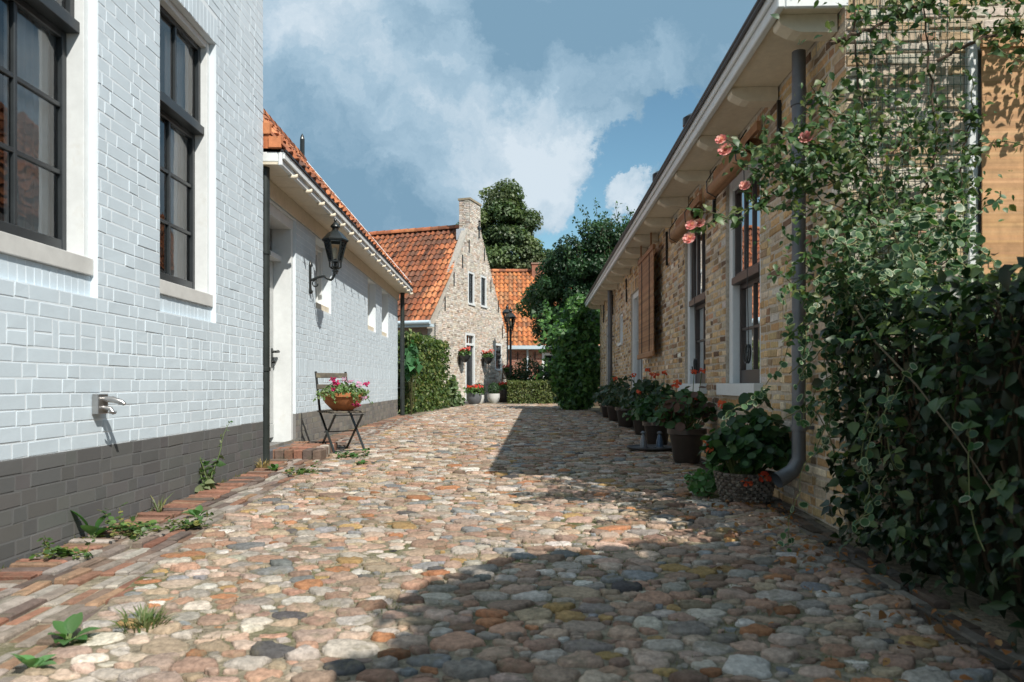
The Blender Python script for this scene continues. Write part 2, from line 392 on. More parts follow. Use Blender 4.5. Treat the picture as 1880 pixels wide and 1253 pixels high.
# wide ground sheet
mb = MB(); ys = A([-40, -6, 2, 4, 7, 10, 14, 30, 60, 400, 3000.]); xs = A([-3000, -200, -40, -12, 12, 40, 200, 3000.])
V = [(x, y, zg(y) - .07) for y in ys for x in xs]; k = len(xs)
mb.add(V, [(j * k + i, j * k + i + 1, (j + 1) * k + i + 1, (j + 1) * k + i) for j in range(len(ys) - 1) for i in range(k - 1)], (.2, .17, .12))
structure(mb.build('ground', mat('earth', (.12, .10, .065), .95, 4, .3, 30, .6, .02, .1, stain=(.06, .08, .025), ss=.6)))
# bedding sand between the cobbles
mb = MB(); ys = np.concatenate([np.arange(-3, 1, .25), np.arange(1, 12, .035), np.arange(12, 27.6, .12)]); n = len(ys); V = []; nx = 96
for f in np.linspace(0, 1, nx):
    x = (1 - f) * (cob_l(ys) - .02) + f * (cob_r(ys) + .02); P = np.stack([x, ys], 1)
    V.append(np.stack([x, ys, zg(ys) - .003 + .0045 * fbm(P, 6., 31) + .0035 * fbm(P, 23., 32) + .004 * fbm(P, 1.3, 33)], 1))
mb.add(np.concatenate(V), [(i * n + j, (i + 1) * n + j, (i + 1) * n + j + 1, i * n + j + 1) for i in range(nx - 1) for j in range(n - 1)])
structure(mb.build('lane_bedding', M['bed'], smooth=True))

# cobbles: dart throwing in a stretched metric, then power cells rounded to domes
AY = .7
def cobbles():
    cell = .2; grid = {}; P = []; Rr = []
    tries = [(46000, .09, .13), (60000, .062, .085), (120000, .042, .06), (200000, .03, .042), (200000, .02, .03)]
    for nt_, lo, hi in tries:
        X = rng.uniform(-2.3, 2.45, nt_); Y = rng.uniform(.6, 27.2, nt_); RR = rng.uniform(lo, hi, nt_)
        if lo > .08: keep = rng.random(nt_) < .02
        elif lo > .06: keep = rng.random(nt_) < .3
        elif lo < .025: keep = (Y < 7)
        elif lo < .035: keep = (Y < 13)
        else: keep = np.ones(nt_, bool)
        keep &= (X > cob_l(Y) + RR * .8) & (X < cob_r(Y) - RR * .8)
        for x, y, r in zip(X[keep], Y[keep] / AY, RR[keep]):
            a, b = int(x // cell), int(y // cell); ok = True
            for i in (a - 1, a, a + 1):
                for j in (b - 1, b, b + 1):
                    for (q, w, s) in grid.get((i, j), ()):
                        if (q - x) ** 2 + (w - y) ** 2 < ((r + s) * .86) ** 2: ok = False; break
                    if not ok: break
                if not ok: break
            if ok:
                grid.setdefault((a, b), []).append((x, y, r)); P.append((x, y)); Rr.append(r)
    P = A(P); Rr = A(Rr); n = len(P)
    gi = {}
    for i, (x, y) in enumerate(P): gi.setdefault((int(x // .3), int(y // .3)), []).append(i)
    K = 20; D = np.full((n, K), 9.); PH = np.zeros((n, K))
    for i, (x, y) in enumerate(P):
        a, b = int(x // .3), int(y // .3)
        js = [j for p in (a - 1, a, a + 1) for q in (b - 1, b, b + 1) for j in gi.get((p, q), ()) if j != i]
        d = P[js] - P[i]; L = np.hypot(d[:, 0], d[:, 1]); o = np.argsort(L)[:K]
        D[i, :len(o)] = (L * Rr[i] / (Rr[i] + Rr[js]))[o]; PH[i, :len(o)] = np.arctan2(d[o, 1], d[o, 0])
    m = 18; th = np.arange(m) * 2 * math.pi / m
    pw = rng.uniform(4.5, 11, n)[:, None, None]
    c = np.maximum(np.cos(th[None, :, None] - PH[:, None, :]), 1e-3)
    r = ((c / D[:, None, :]) ** pw).sum(2) ** (-1 / pw[:, :, 0])
    r = np.minimum(r, 1.4 * Rr[:, None])
    ph2 = rng.uniform(0, 6.28, (n, 3)); am = rng.uniform(.03, .13, (n, 3)) * A((1, .8, .6))
    r = r * (1 + sum(am[:, k:k + 1] * np.sin((k + 2) * th[None] + ph2[:, k:k + 1]) for k in range(3)) + .035 * rng.normal(size=(n, m)))
    r = np.maximum(r - rng.uniform(.002, .009, n)[:, None], .010)
    h = rng.uniform(.004, .0155, n) * np.clip(Rr / .055, .5, 1.25)
    tl = rng.normal(size=(n, 2)) * .05
    rings = []
    flat = rng.uniform(.0, 1, n)
    for f, zz in ((1., -.04), (.985, -.008), (.92, .55), (.80, .88), (.46, 1.)):
        x = r * np.cos(th) * f; y = r * np.sin(th) * f
        if zz > 0: x = x * (1 + .04 * rng.normal(size=(n, m)))
        z = (np.full((n, m), zz) if zz < 0 else h[:, None] * (zz ** (1 - .5 * flat))[:, None] * (1 + .16 * rng.normal(size=(n, m)))) + (tl[:, :1] * x + tl[:, 1:] * y)
        rings.append(np.stack([x + P[:, :1], (y + P[:, 1:]) * AY, z], 2))
    cen = np.stack([P[:, 0], P[:, 1] * AY, h * 1.02], 1)[:, None]
    V = np.concatenate(rings + [cen], 1)
    V[:, :, 2] += zg(V[:, :, 1]) + rng.normal(size=n)[:, None] * .003
    f4 = A([(a * m + j, a * m + (j + 1) % m, (a + 1) * m + (j + 1) % m, (a + 1) * m + j) for a in range(4) for j in range(m)])
    f3 = A([(4 * m + j, 4 * m + (j + 1) % m, 5 * m) for j in range(m)])
    cols = pal(n, [(.36, .255, .195), (.385, .295, .235), (.42, .37, .315), (.32, .285, .245), (.34, .265, .185), (.215, .215, .215), (.35, .165, .085), (.085, .08, .08), (.34, .225, .10), (.27, .18, .135), (.48, .445, .40), (.36, .22, .155)],
               [7, 6, 4.5, 3.5, 4, 2., 1.1, .5, .8, 3.8, 1.2, 3.2], .17)
    base = (np.arange(n) * (5 * m + 1))[:, None, None]
    mb = MB(); mb.add(V.reshape(-1, 3), (base + f4[None]).reshape(-1, 4), np.repeat(cols, len(f4), 0))
    mb.F.append((base + f3[None]).reshape(-1, 3)); mb.C.append(np.repeat(cols, len(f3), 0))
    return mb, P, r, n
mb, CP, CR, ncob = cobbles()
structure(mb.build('cobblestone_lane', M['stone'], smooth=True))

PAV = [(.25, .125, .085), (.21, .115, .08), (.19, .135, .105), (.24, .2, .17), (.27, .17, .11), (.14, .105, .09), (.31, .275, .24)]
def pave(mb, cx, cy, ang, l, w, dz=0, h=.05, cols=PAV, wts=None):
    """one paving brick lying in the ground, slightly tilted"""
    l -= random.uniform(.004, .014); w -= random.uniform(.005, .012)
    ca, sa = math.cos(ang + random.gauss(0, .02)), math.sin(ang + random.gauss(0, .02)); z = zg(cy) + dz + random.gauss(0, .005); tx, ty = random.gauss(0, .018), random.gauss(0, .03)
    V = []
    for zz, ins in ((-h, 0), (-.008, 0), (0, .007)):
        for sx, sy in ((-1, -1), (1, -1), (1, 1), (-1, 1)):
            x = sx * (l / 2 - ins) + random.gauss(0, .0025); y = sy * (w / 2 - ins) + random.gauss(0, .0025)
            V.append((cx + ca * x - sa * y, cy + sa * x + ca * y, z + zz + tx * x + ty * y))
    mb.add(V, [(k, (k + 1) % 4, 4 + (k + 1) % 4, 4 + k) for k in range(4)] + [(4 + k, 4 + (k + 1) % 4, 8 + (k + 1) % 4, 8 + k) for k in range(4)] + [(8, 9, 10, 11)], pal(1, cols, wts, .16)[0])
mb = MB(); y = .4                                       # bricks on edge, square to the left wall
while y < 17.2:
    w = random.uniform(.056, .066); x = float(left_edge(y))
    if not 7.62 < y < 8.6: pave(mb, x + .125 + random.gauss(0, .006), y, 0, .235, w, .012 + random.gauss(0, .004), wts=[5, 4, 4, 2, 3, 2, 1])
    y += w
for k in range(15):                                     # five rows along the lane
    y = .3 + random.random() * .2
    while y < 17.2:
        ln = random.uniform(.19, .23); x = float(left_edge(y)) + .27 + .062 * k
        if x < cob_l(y) + .03: pave(mb, x, y + ln / 2, math.pi / 2, ln, .064, .006 - .003 * min(k, 5) + random.gauss(0, .003), wts=[1.5, 1.5, 3, 5, 1, 2, 5])
        y += ln
structure(mb.build('pavement', M['paver']))
mb = MB()
for k in range(3):                                     # darker edging under the right hedge and wall
    y = .3 + random.random() * .2
    while y < 20.5:
        ln = random.uniform(.19, .23); x = float(cob_r(y)) + .04 + .066 * k
        if x < RX(y) - .03 or y < 4.2: pave(mb, x, y + ln / 2, math.pi / 2, ln, .068, 0, cols=[(.1, .085, .07), (.14, .12, .1), (.09, .065, .05), (.16, .14, .12)])
        y += ln
structure(mb.build('kerb', M['paver']))
mb = MB()                                              # soil strips that carry the edgings
for f, g in ((lambda y: left_edge(y) - .1, lambda y: cob_l(y) + .03), (lambda y: cob_r(y) - .03, lambda y: RX(y) + .3)):
    ys = np.concatenate([np.arange(-3, 7, .5), [7.049, 7.051], np.arange(7.5, 20.6, .5)]); n = len(ys)
    mb.add(np.concatenate([np.stack([f(ys), ys, zg(ys) - .018], 1), np.stack([g(ys), ys, zg(ys) - .018], 1)]), [(j, n + j, n + j + 1, j + 1) for j in range(n - 1)])
structure(mb.build('verge', M['bed']))
# far yard in front of the gabled house, paved with small bricks
mb = MB(); mb.add([(x, y, .05) for x, y in ((-9, 17.15), (-2.25, 17.15), (-2.1, 20), (-1.7, 24.5), (-1.25, 27.35), (6, 27.35), (9, 60), (-16, 60))], [tuple(range(8))])
structure(mb.build('yard', mat('yard', (.24, .2, .155), .9, 8, .3, 40, .5, .01, .1, stain=(.11, .12, .05), ss=1.5)))

# ================================================================== HOUSE 1: tall white house on the left
d1 = math.atan2(1, -.0037)
H1 = thing('white_house', 'tall white painted brick house with dark grey base, tall dark sash windows', 'house', (-2.38, 0, 0), d1)
hc = .078; z0 = -.028
WIN1 = [(1.57, 2.52), (3.27, 4.22), (4.97, 5.92)]; wz0, wz1 = z0 + 17 * hc, z0 + 46 * hc
holes = [(a, b, wz0, wz1) for a, b in WIN1]
wpal = lambda n: A((.56, .645, .705)) * (1 + .02 * rng.normal(size=(n, 1)))
WHITE = [(.70, .765, .81), (.70, .735, .76), (.77, .79, .8)]
GREYP = [(.118, .119, .117), (.125, .125, .122), (.112, .113, .112)]
def white_col(ztop):
    def f(B):
        n = len(B); c = wpal(n); g = pal(n, GREYP, None, .05); low = ((B[:, 2] + B[:, 3]) / 2 < ztop)
        return np.where(low[:, None], g, c)
    return f
zp = z0 + 6 * hc
mb = MB()
slab(mb, -1.5, 7.05, zp, 5.4, holes, -1, .3, (.70, .765, .81)); slab(mb, -1.5, 7.05, -.3, zp, [], -1, .3, (.14, .142, .142))
band = (z0 + 13 * hc, z0 + 15 * hc)
sk = [band] + [(a - .02, b + .02, wz1, wz1 + .2) for a, b in WIN1]
B = courses(-.6, 7.05, z0 - 2 * hc, 5.3, hc, .010, .245, .112, holes, sk)
x = -.6                                                 # decorative band of upright and flat pairs
while x < 7.03:
    w = .2; e = min(x + .052, 7.05); B.append((x + .005, e - .004, band[0] + .006, band[1] - .005)); a, b = x + .057, min(x + w, 7.045)
    if b - a > .03: B += [(a, b - .005, band[0] + .006, band[0] + hc - .006), (a, b - .005, band[0] + hc + .006, band[1] - .005)]
    x += w
for a, b in WIN1: B += soldiers(a - .02, b + .02, wz1, wz1 + .2, .066, .007)
lay(mb, B, -1, white_col(zp), .0017, .0008, .001, .0016)
for a, b in WIN1:                                       # soldier row below each sill, set back in the niche
    lay(mb, soldiers(a, b, wz0, wz0 + .125, .064, .006), -1, white_col(0), .0011, .0006, .0009, t0=-.04); slab(mb, a, b, wz0, wz0 + .125, [], -1, .1, (.70, .765, .81), -.04)
for (x0, x1, y0, y1) in ((-1.5, -1.2, .3, 6.3), (6.75, 7.05, .3, 6.3), (-1.5, 7.05, 6.3, 6.6)): mb.box(x0, x1, y0, y1, -.3, 5.4, (.70, .765, .81))
mb.build('wall', M['white_brick'], H1)
mb = MB(); tc_ = lambda I, J: pal(len(I), TILE, [5, 3, 3, 1, .6], .12)
pantiles(mb, (7.15, -.25, 5.35), (-1, 0, 0), (0, 3.55, 4.0), 38, 15, .23, .35, tc_); pantiles(mb, (-1.6, 6.85, 5.35), (1, 0, 0), (0, -3.55, 4.0), 38, 15, .23, .35, tc_)
mb.build('roof', M['tile'], H1)
mb = MB(); mb.box(-1.5, 7.05, -.32, -.002, 5.22, 5.34); mb.build('gutter', M['white_paint'], H1)
for i, (a, b) in enumerate(WIN1):
    window(H1, a + .004, b - .004, wz0 + .128, wz1 - .004, -1, t_out=-.05, depth=.15, transom=2.80, cols=2, rows=3, top_cols=2, jamb=.05, sill_out=-.02,
           curtain=('curtain', [(.0, .2), (.62, 1.)] if i != 1 else [(.55, 1.)]), sill_mat='grey_paint')

# ================================================================== HOUSE 2: low white house
d2 = math.atan2(1, -.0134)
H2 = thing('low_white_house', 'low white painted brick house with long white eaves and orange tiled roof', 'house', (-2.45, 0, 0), d2)
E2 = 17.1; hc = .074; z0 = .45 - 6 * hc
DOOR = (7.55, 8.66, .12, 2.74); NW = [(9.58, 10.45), (13.3, 14.12), (14.85, 15.68)]
holes = [DOOR] + [(a, b, z0 + 25 * hc - .05, 2.74) for a, b in NW]
mb = MB(); slab(mb, 7.06, E2, .45, 2.96, holes, -1, .3, (.70, .765, .81)); slab(mb, 7.06, E2, -.2, .45, [DOOR], -1, .3, (.2, .2, .195))
band = (z0 + 12 * hc, z0 + 15 * hc)
B = courses(7.08, E2, z0, 2.96, hc, .010, .205, .102, holes, [band], jit=.008)
B += [b for b in soldiers(7.08, E2, band[0], band[1], .072, .008) if not DOOR[0] - .03 < b[0] < DOOR[1]]
GREYP2 = [(.2, .19, .17), (.23, .215, .19), (.17, .165, .155)]
def wc2(B):
    n = len(B); c = wpal(n); g = pal(n, GREYP2, None, .05); return np.where(((B[:, 2] + B[:, 3]) / 2 < .45)[:, None], g, c)
lay(mb, B, -1, wc2, .0017, .0008, .001, .0016)
for (x0, x1, y0, y1) in ((7.06, 7.36, .3, 4.4), (7.06, E2, 4.4, 4.7)): mb.box(x0, x1, y0, y1, -.2, 2.96, (.70, .765, .81))
# far gable
mb.add([(E2, 0, -.2), (E2, 4.7, -.2), (E2, 4.7, 2.96), (E2, 2.25, 5.9), (E2, 0, 2.96), (E2 - .3, .3, -.2), (E2 - .3, 4.4, -.2), (E2 - .3, 4.4, 2.96), (E2 - .3, 2.25, 5.7), (E2 - .3, .3, 2.96)], [(0, 1, 2, 3, 4), (5, 6, 7, 8, 9)], (.70, .765, .81))
mb.build('wall', M['white_brick'], H2)
ev = (-.31, 3.075); rg = (2.22, 6.02); sl = unit(A((0, rg[0] - ev[0], rg[1] - ev[1]))); slen = math.hypot(rg[0] - ev[0], rg[1] - ev[1])
mb = MB(); nv = 12; th = slen / nv; nu = int((E2 - 7.08) / .225)
tl2 = lambda I, J: np.where((rng.random(len(I)) < .22)[:, None], pal(len(I), TILE[3:]), pal(len(I), TILE, [5, 4, 2, 1, .5], .14))
pantiles(mb, (E2, ev[0], ev[1]), (-1, 0, 0), sl, nu, nv, (E2 - 7.08) / nu, th, tl2, .034)
pantiles(mb, (7.08, 4.75, ev[1]), (1, 0, 0), sl * A((1, -1, 1)), nu, nv, (E2 - 7.08) / nu, th, tl2, .034)
rf2 = mb.build('roof', M['tile'], H2)
mb = MB(); mb.add([(7.072, -.31, 3.087), (7.072, .02, 3.087), (7.072, .02, 3.47)], [(0, 1, 2)], TILE[0]); [mb.box(7.055, 7.12, -.31 + k * .11, -.19 + k * .11, 3.095 + k * .13, 3.2 + k * .13, pal(1, TILE[:3])[0]) for k in range(3)]; mb.build('verge_tiles', M['tile'], rf2)
mb = MB(); ridge_tiles(mb, (7.1, 2.22, 6.03), (E2, 2.22, 6.03), 30); mb.build('ridge', M['tile'], rf2)
mb = MB()                                               # white barge board on the far verge
for sgn, y0 in ((1, ev[0]), (-1, 4.75)):
    p = A((E2 + .03, y0, ev[1] - .02)); q = A((E2 + .03, 2.22, 6.0)); mb.bar(p, q, .05, .2, up=(1, 0, 0)); mb.bar(p + A((0, 0, .12)), q + A((0, 0, .12)), .1, .03, up=(0, 0, 1))
mb.build('barge_board', M['white_paint'], rf2, bevel=.006)
mb = MB(); mb.tube([(E2 - .02, 2.22, 5.9), (E2 - .02, 2.22, 6.52)], .055, 10); mb.lathe([(.055, 6.52), (.035, 6.6), (0.002, 6.66)], 10, (E2 - .02, 2.22, 0)); mb.build('roof_finial', M['black_iron'], rf2)
mb = MB(); mb.box(7.09, E2 + .1, -.27, -.0, 2.952, 2.962); mb.box(7.09, E2 + .1, -.022, -.009, 2.76, 2.937)
for i in range(24): mb.box(7.09 + .42 * i, 7.502 + .42 * i, -.268, -.024, 2.938, 2.951)
sf = mb.build('soffit', M['cream_paint'], H2)
mb = MB(); mb.box(7.09, E2 + .12, -.31, -.271, 2.93, 3.06); mb.box(7.09, E2 + .12, -.335, -.311, 2.99, 3.063); mb.box(7.09, 7.12, -.268, -.0, 2.965, 3.06); mb.build('gutter', M['white_paint'], H2, bevel=.006)
mb = MB(); mb.box(7.085, E2 + .13, -.35, -.30, 3.064, 3.085); mb.build('gutter_lip', M['lead'], H2)
for i in range(18):
    s = 7.45 + i * .565
    m = MB(); m.tube([(s, -.272, 2.915), (s, -.33, 2.915), (s, -.35, 2.925), (s, -.36, 2.945)], [.02, .024, .022, .006], 8); m.build('bracket', M['cream_paint'], H2, smooth=True)
# door
B_ = lambda mb, a, b, t0, t1, c, d, col=(.5, .5, .5): mb.box(a, b, -max(t0, t1), -min(t0, t1), c, d, col)
a, b, c, d = DOOR
mb = MB(); B_(mb, a + .004, a + .1, -.01, -.29, c, d); B_(mb, b - .085, b - .004, -.03, -.288, c, d); B_(mb, a + .1, b - .085, -.03, -.29, 2.62, d); B_(mb, a + .1, b - .085, -.14, -.28, 2.24, 2.3)
dr = mb.build('door', M['white_paint'], H2, bevel=.004)
mb = MB(); a2, b2 = a + .104, b - .089; n = 7
for i in range(n): B_(mb, a2 + (b2 - a2) * i / n + .003, a2 + (b2 - a2) * (i + 1) / n - .003, -.235, -.27, .34, 2.236)
B_(mb, a2, b2, -.23, -.272, .18, .336); mb.build('door_leaf', M['door_wood'], dr, bevel=.004)
mb = MB(); y = .25; mb.add([(a2, y, 2.304), (b2, y, 2.304), (b2, y, 2.616), (a2, y, 2.616)], [(0, 1, 2, 3)]); mb.build('pane', M['glass'], dr)
r = MB(); r.box(a - .1, b + .1, .31, 1., 0, 2.9); r.build('interior', M['room'], dr)
mb = MB(); hx = b2 - .06
mb.box(hx - .03, hx + .03, .228, .236, 1.0, 1.22); mb.tube([(hx, .23, 1.18), (hx, .15, 1.18)], .014); mb.tube([(hx, .152, 1.18), (hx - .06, .145, 1.185), (hx - .13, .15, 1.178)], [.013, .014, .009]); mb.tube([(hx, .23, 1.06), (hx, .19, 1.06)], .017)
mb.build('handle', M['black_iron'], dr, smooth=False)
mb = MB(); B_(mb, a - .1, b + .14, .05, -.2, -.05, .118); mb.build('threshold', M['grey_pot'], dr, bevel=.01)
for i, (a, b) in enumerate(NW):
    window(H2, a + .004, b - .004, holes[1][2] + .002, 2.737, -1, fm='white_paint', sm='white_paint', t_out=-.12, depth=.1, cols=1, rows=2, jamb=.06, sill_h=.09, sill_out=-.03, sill_mat='cream_paint', stile=.05)
def downpipe(parent, x, y, top, bot, r, m, name='downpipe', collars=(), o=-1):
    mb = MB(); mb.tube([(x, y, top), (x, y, bot)], r, 14)
    p = mb.build(name, M[m], parent, smooth=True)
    for z in collars:
        mb = MB(); mb.lathe([(r, z - .02), (r + .008, z - .018), (r + .008, z + .018), (r, z + .02)], 14, (x, y, 0)); mb.box(x - .015, x + .015, min(y, y - o * .1), max(y, y - o * .1), z - .012, z + .012); mb.build('collar', M[m], p)
    return p
downpipe(H2, 7.2, -.11, 2.95, .02, .045, 'dark_pipe', collars=(.95, 2.1))
downpipe(H2, E2 - .06, -.12, 2.93, .05, .05, 'dark_pipe', collars=(.72, 1.35))

# brick step at that door
st = MB()
for k in range(6): pave(st, -2.62 + .0 + .085 + k * .098, 7.75, math.pi / 2, .23, .094, .1, .13, wts=[6, 4, 3, 1, 3, 3, 0])
y = 7.9
while y < 8.62:
    for k, (xx, l) in enumerate(((-2.5, .22), (-2.27, .22))): pave(st, xx, y, 0, l + .01, .064, .095, .12, wts=[6, 4, 3, 1, 3, 3, 0])
    pave(st, -2.105, y, 0, .1, .064, .095, .12, wts=[4, 2, 4, 4, 3, 3, 3]); y += .064
st.box(-2.62, -2.07, 7.66, 8.6, -.05, .06, (.14, .11, .09))
tag(st.build('door_step', M['paver']), 'low brick door step in front of the white house door', 'step')

# wall tap on the tall house
tp = thing('wall_tap', 'old metal water tap on the white brick wall', 'tap', (-2.37, 4.2, .685))
mb = MB(); mb.box(-.02, .02, -.05, .05, -.055, .06); mb.build('wall_plate', M['metal'], tp, bevel=.004)
mb = MB(); mb.tube([(.015, .0, .03), (.07, .005, .028), (.12, .01, .012), (.135, .011, 0)], [.016, .019, .015, .011], 10); mb.build('spout', M['metal'], tp, smooth=True)
mb = MB(); mb.tube([(.015, .0, -.02), (.06, .0, -.025), (.08, 0, -.055)], [.016, .013, .01], 10); mb.build('valve', M['metal'], tp, smooth=True)
mb = MB(); mb.tube([(.07, -.035, -.045), (.085, 0, -.05), (.07, .035, -.045)], .007, 8); mb.build('handle', M['metal'], tp, smooth=True)

# wall lantern on the low house
wl = thing('wall_lantern', 'black wall lantern on a curled iron arm on the white wall', 'lantern', (-2.574, 9.27, 0))
mb = MB(); mb.box(0, .02, -.03, .03, 1.98, 2.31); mb.lathe([(.02, 1.95), (.035, 1.97), (.035, 1.99)], 10, (.012, 0, 0)); mb.lathe([(.035, 2.3), (.03, 2.33), (.008, 2.37)], 10, (.012, 0, 0)); mb.build('wall_plate', M['black_iron'], wl)
LXo = .33
mb = MB(); t = np.linspace(0, 1, 18); mb.tube(np.stack([.02 + (LXo - .02) * t, 0 * t, 2.12 + .05 * np.sin(t * math.pi * .9) * (t < .6) + (.05 * np.sin(.6 * math.pi * .9)) * (t >= .6) * (1 - (t - .6) / .4) - .02 * np.sin(np.clip((t - .55) / .4, 0, 1) * math.pi) + .1 * np.clip((t - .8) / .2, 0, 1) ** 2], 1), .016, 10)
aa = np.linspace(0, 5.2, 26); mb.tube(np.stack([.085 + (.055 - .007 * aa) * np.cos(aa + 1.4), 0 * aa, 2.075 + (.055 - .007 * aa) * np.sin(aa + 1.4)], 1), .009, 8); mb.build('arm', M['black_iron'], wl, smooth=True)
def lantern(parent, x, y, zb, s, name='lantern_cage'):
    """six-sided lantern, wider at the top; zb = height of the cup below the glass"""
    mb = MB(); P = lambda r, z, k: (x + r * math.cos(k * math.pi / 3 + .26), y + r * math.sin(k * math.pi / 3 + .26), zb + z)
    r0, r1, h = .075 * s, .14 * s, .26 * s
    for k in range(6):
        mb.bar(P(r0, 0, k), P(r1, h, k), .018 * s, .018 * s, up=(math.cos(k), math.sin(k), .1)); mb.bar(P(r0, 0, k), P(r0, 0, k + 1), .02 * s, .02 * s); mb.bar(P(r1, h, k), P(r1, h, k + 1), .022 * s, .028 * s)
        mb.tube([P(r0 * .95, -.005 * s, k), P(r0 * .95, -.07 * s, k), P(.03 * s, -.1 * s, k)], .011 * s, 6)
    mb.lathe([(.0, -.17 * s), (.03 * s, -.165 * s), (.03 * s, -.14 * s), (.042 * s, -.13 * s), (.042 * s, -.115 * s), (.025 * s, -.11 * s), (.03 * s, -.085 * s), (.05 * s, -.075 * s), (.02 * s, -.06 * s), (.02 * s, .03 * s)], 14, (x, y, zb))
    c = mb.build(name, M['black_iron'], parent)
    mb = MB(); rr = [P(r0 * .97, .01 * s, k) for k in range(6)] + [P(r1 * .97, h - .01 * s, k) for k in range(6)]
    mb.add(rr, [(k, (k + 1) % 6, 6 + (k + 1) % 6, 6 + k) for k in range(6)]); mb.build('glass', M['lamp_glass'], c)
    mb = MB(); mb.lathe([(.016 * s, .03 * s), (.03 * s, .06 * s), (.038 * s, .11 * s), (.03 * s, .16 * s), (.004, .19 * s)], 12, (x, y, zb)); mb.build('bulb', M['bulb'], c, smooth=True)
    mb = MB(); n6 = dict(n=6, rot=.26)
    mb.lathe([(.165 * s, h), (.17 * s, h + .02 * s), (.1 * s, h + .1 * s), (.045 * s, h + .14 * s)], at=(x, y, zb), **n6)
    mb.lathe([(.04 * s, h + .13 * s), (.04 * s, h + .17 * s), (.062 * s, h + .185 * s), (.06 * s, h + .2 * s), (.025 * s, h + .24 * s), (.012 * s, h + .25 * s), (.018 * s, h + .27 * s), (.004, h + .31 * s)], 14, (x, y, zb))
    mb.lathe([(.155 * s, h + .005 * s), (.02 * s, h + .06 * s)], at=(x, y, zb), **n6)
    mb.build('cap', M['black_iron'], parent); return c
lantern(wl, LXo, 0, 2.36, .98)

# ================================================================== HOUSE 3: yellow brick house on the right
d3 = math.atan2(1, .0328)
H3 = thing('brick_house', 'low yellow brick house on the right with cream eaves on big corbels', 'house', (1.8, 0, 0), d3)
c3 = math.hypot(1, .0328)
S0, S1 = 4.25, 20.5; hc = .066; z0 = -.12
YB = [(.60, .43, .235), (.65, .50, .32), (.53, .345, .175), (.67, .56, .42), (.47, .28, .17), (.34, .24, .15), (.19, .125, .085), (.66, .61, .54), (.58, .47, .35)]
yw = [6, 5, 5, 2.5, 2.2, 2.4, 1.6, 1.2, 3]
ybc = lambda B: pal(len(B), YB, yw, .16)
SILL = .70; W3 = [(5.85, 6.92), (7.75, 8.82)]; D3 = [(12.3, 13.85), (17.6, 18.7)]; SW = (15.1, 15.75)
holes = [(a, b, SILL, 2.72) for a, b in W3] + [(D3[0][0], D3[0][1], -.1, 2.5), (D3[1][0], D3[1][1], -.1, 2.3), (SW[0], SW[1], 1.62, 2.3)]
MORT = (.54, .47, .385)
mb = MB(); slab(mb, S0, S1, -.2, 3.02, holes, 1, .3, MORT)
sk = [(a - .05, b + .05, 2.72, 2.93) for a, b in W3] + [(D3[0][0] - .05, D3[0][1] + .05, 2.5, 2.71)]
B = courses(S0, S1, z0, 3.0, hc, .016, .2, .098, holes, sk, jit=.016)
for a, b in W3: B += soldiers(a - .05, b + .05, 2.72, 2.93, .066, .012)
B += soldiers(D3[0][0] - .05, D3[0][1] + .05, 2.5, 2.71, .066, .012)
lay(mb, B, 1, ybc, .004, .003, .006, .0042)
mb.build('wall', M['brick'], H3)
# end wall facing the viewer (its own part): along local -y
GW = 6.4
mb = MB(); Bg = []
gh = [(.68, 1.83, .62, 2.78)]
gclip = lambda z: (max(0, (z - 3.36) / 1.011), min(GW, GW - (z - 3.36) / 1.011))
Bg = courses(.004, GW, z0, 6.4, hc, .013, .2, .098, gh, (), gclip, jit=.012)
lay(mb, Bg, 1, lambda B: pal(len(B), [(.52, .42, .31), (.56, .48, .39), (.47, .35, .22), (.44, .27, .18), (.6, .55, .48)], [4, 4, 3, 1.2, 3], .1), .006, .0035, .006, .004)
slab(mb, .3, GW, -.2, 3.0, gh, 1, .3, MORT); slab(mb, .002, .3, -.2, 3.0, [], 1, .003, MORT)
mb.add([(.002, 0, 3.0), (GW, 0, 3.0), (GW, 0, 3.33), (GW / 2, 0, 6.57), (.002, 0, 3.33)], [(0, 1, 2, 3, 4)], MORT)
for V in mb.V: V[:] = np.stack([S0 - V[:, 1], -V[:, 0], V[:, 2]], 1)
mb.build('end_wall', M['brick'], H3)
mb = MB(); mb.box(S0, S1, -GW, -GW + .3, -.2, 3.02, MORT)
mb.add([(S1, 0, -.2), (S1, -GW, -.2), (S1, -GW, 3), (S1, -GW / 2, 6.6), (S1, 0, 3)], [(0, 1, 2, 3, 4)], MORT); mb.build('back_wall', M['brick'], H3)
# eaves: soffit, fascia, gutter, corbels
mb = MB(); mb.box(S0 - .02, S1 + .1, .008, .36, 3.0, 3.02); mb.build('soffit', M['cream_paint'], H3)
mb = MB(); mb.box(S0 - .05, S1 + .12, .362, .405, 2.975, 3.10); mb.box(S0 - .055, S1 + .125, .406, .425, 3.045, 3.115); mb.box(S0 - .05, S0 - .022, .0, .36, 2.975, 3.10); mb.build('fascia', M['white_paint'], H3, bevel=.006)
mb = MB(); mb.box(S0 - .06, S1 + .13, .38, .455, 3.117, 3.145); mb.box(S0 - .06, S1 + .13, .427, .45, 3.09, 3.116); mb.build('gutter_lip', M['lead'], H3, bevel=.008)
def corbel():
    prof = [(.012, 2.998), (.34, 2.998), (.352, 2.985), (.352, 2.955), (.34, 2.94), (.31, 2.925), (.27, 2.905), (.22, 2.893), (.012, 2.89)]
    m = MB(); k = len(prof); V = [(s, y, z) for s in (-.06, .06) for y, z in prof]
    m.add(V, [(i, (i + 1) % k, k + (i + 1) % k, k + i) for i in range(k)]); m.add(V, [tuple(range(k)), tuple(range(2 * k - 1, k - 1, -1))]); return m
cb = corbel().build('corbel', M['cream_paint'], H3, bevel=.006); cb.location.x = S0 + .14
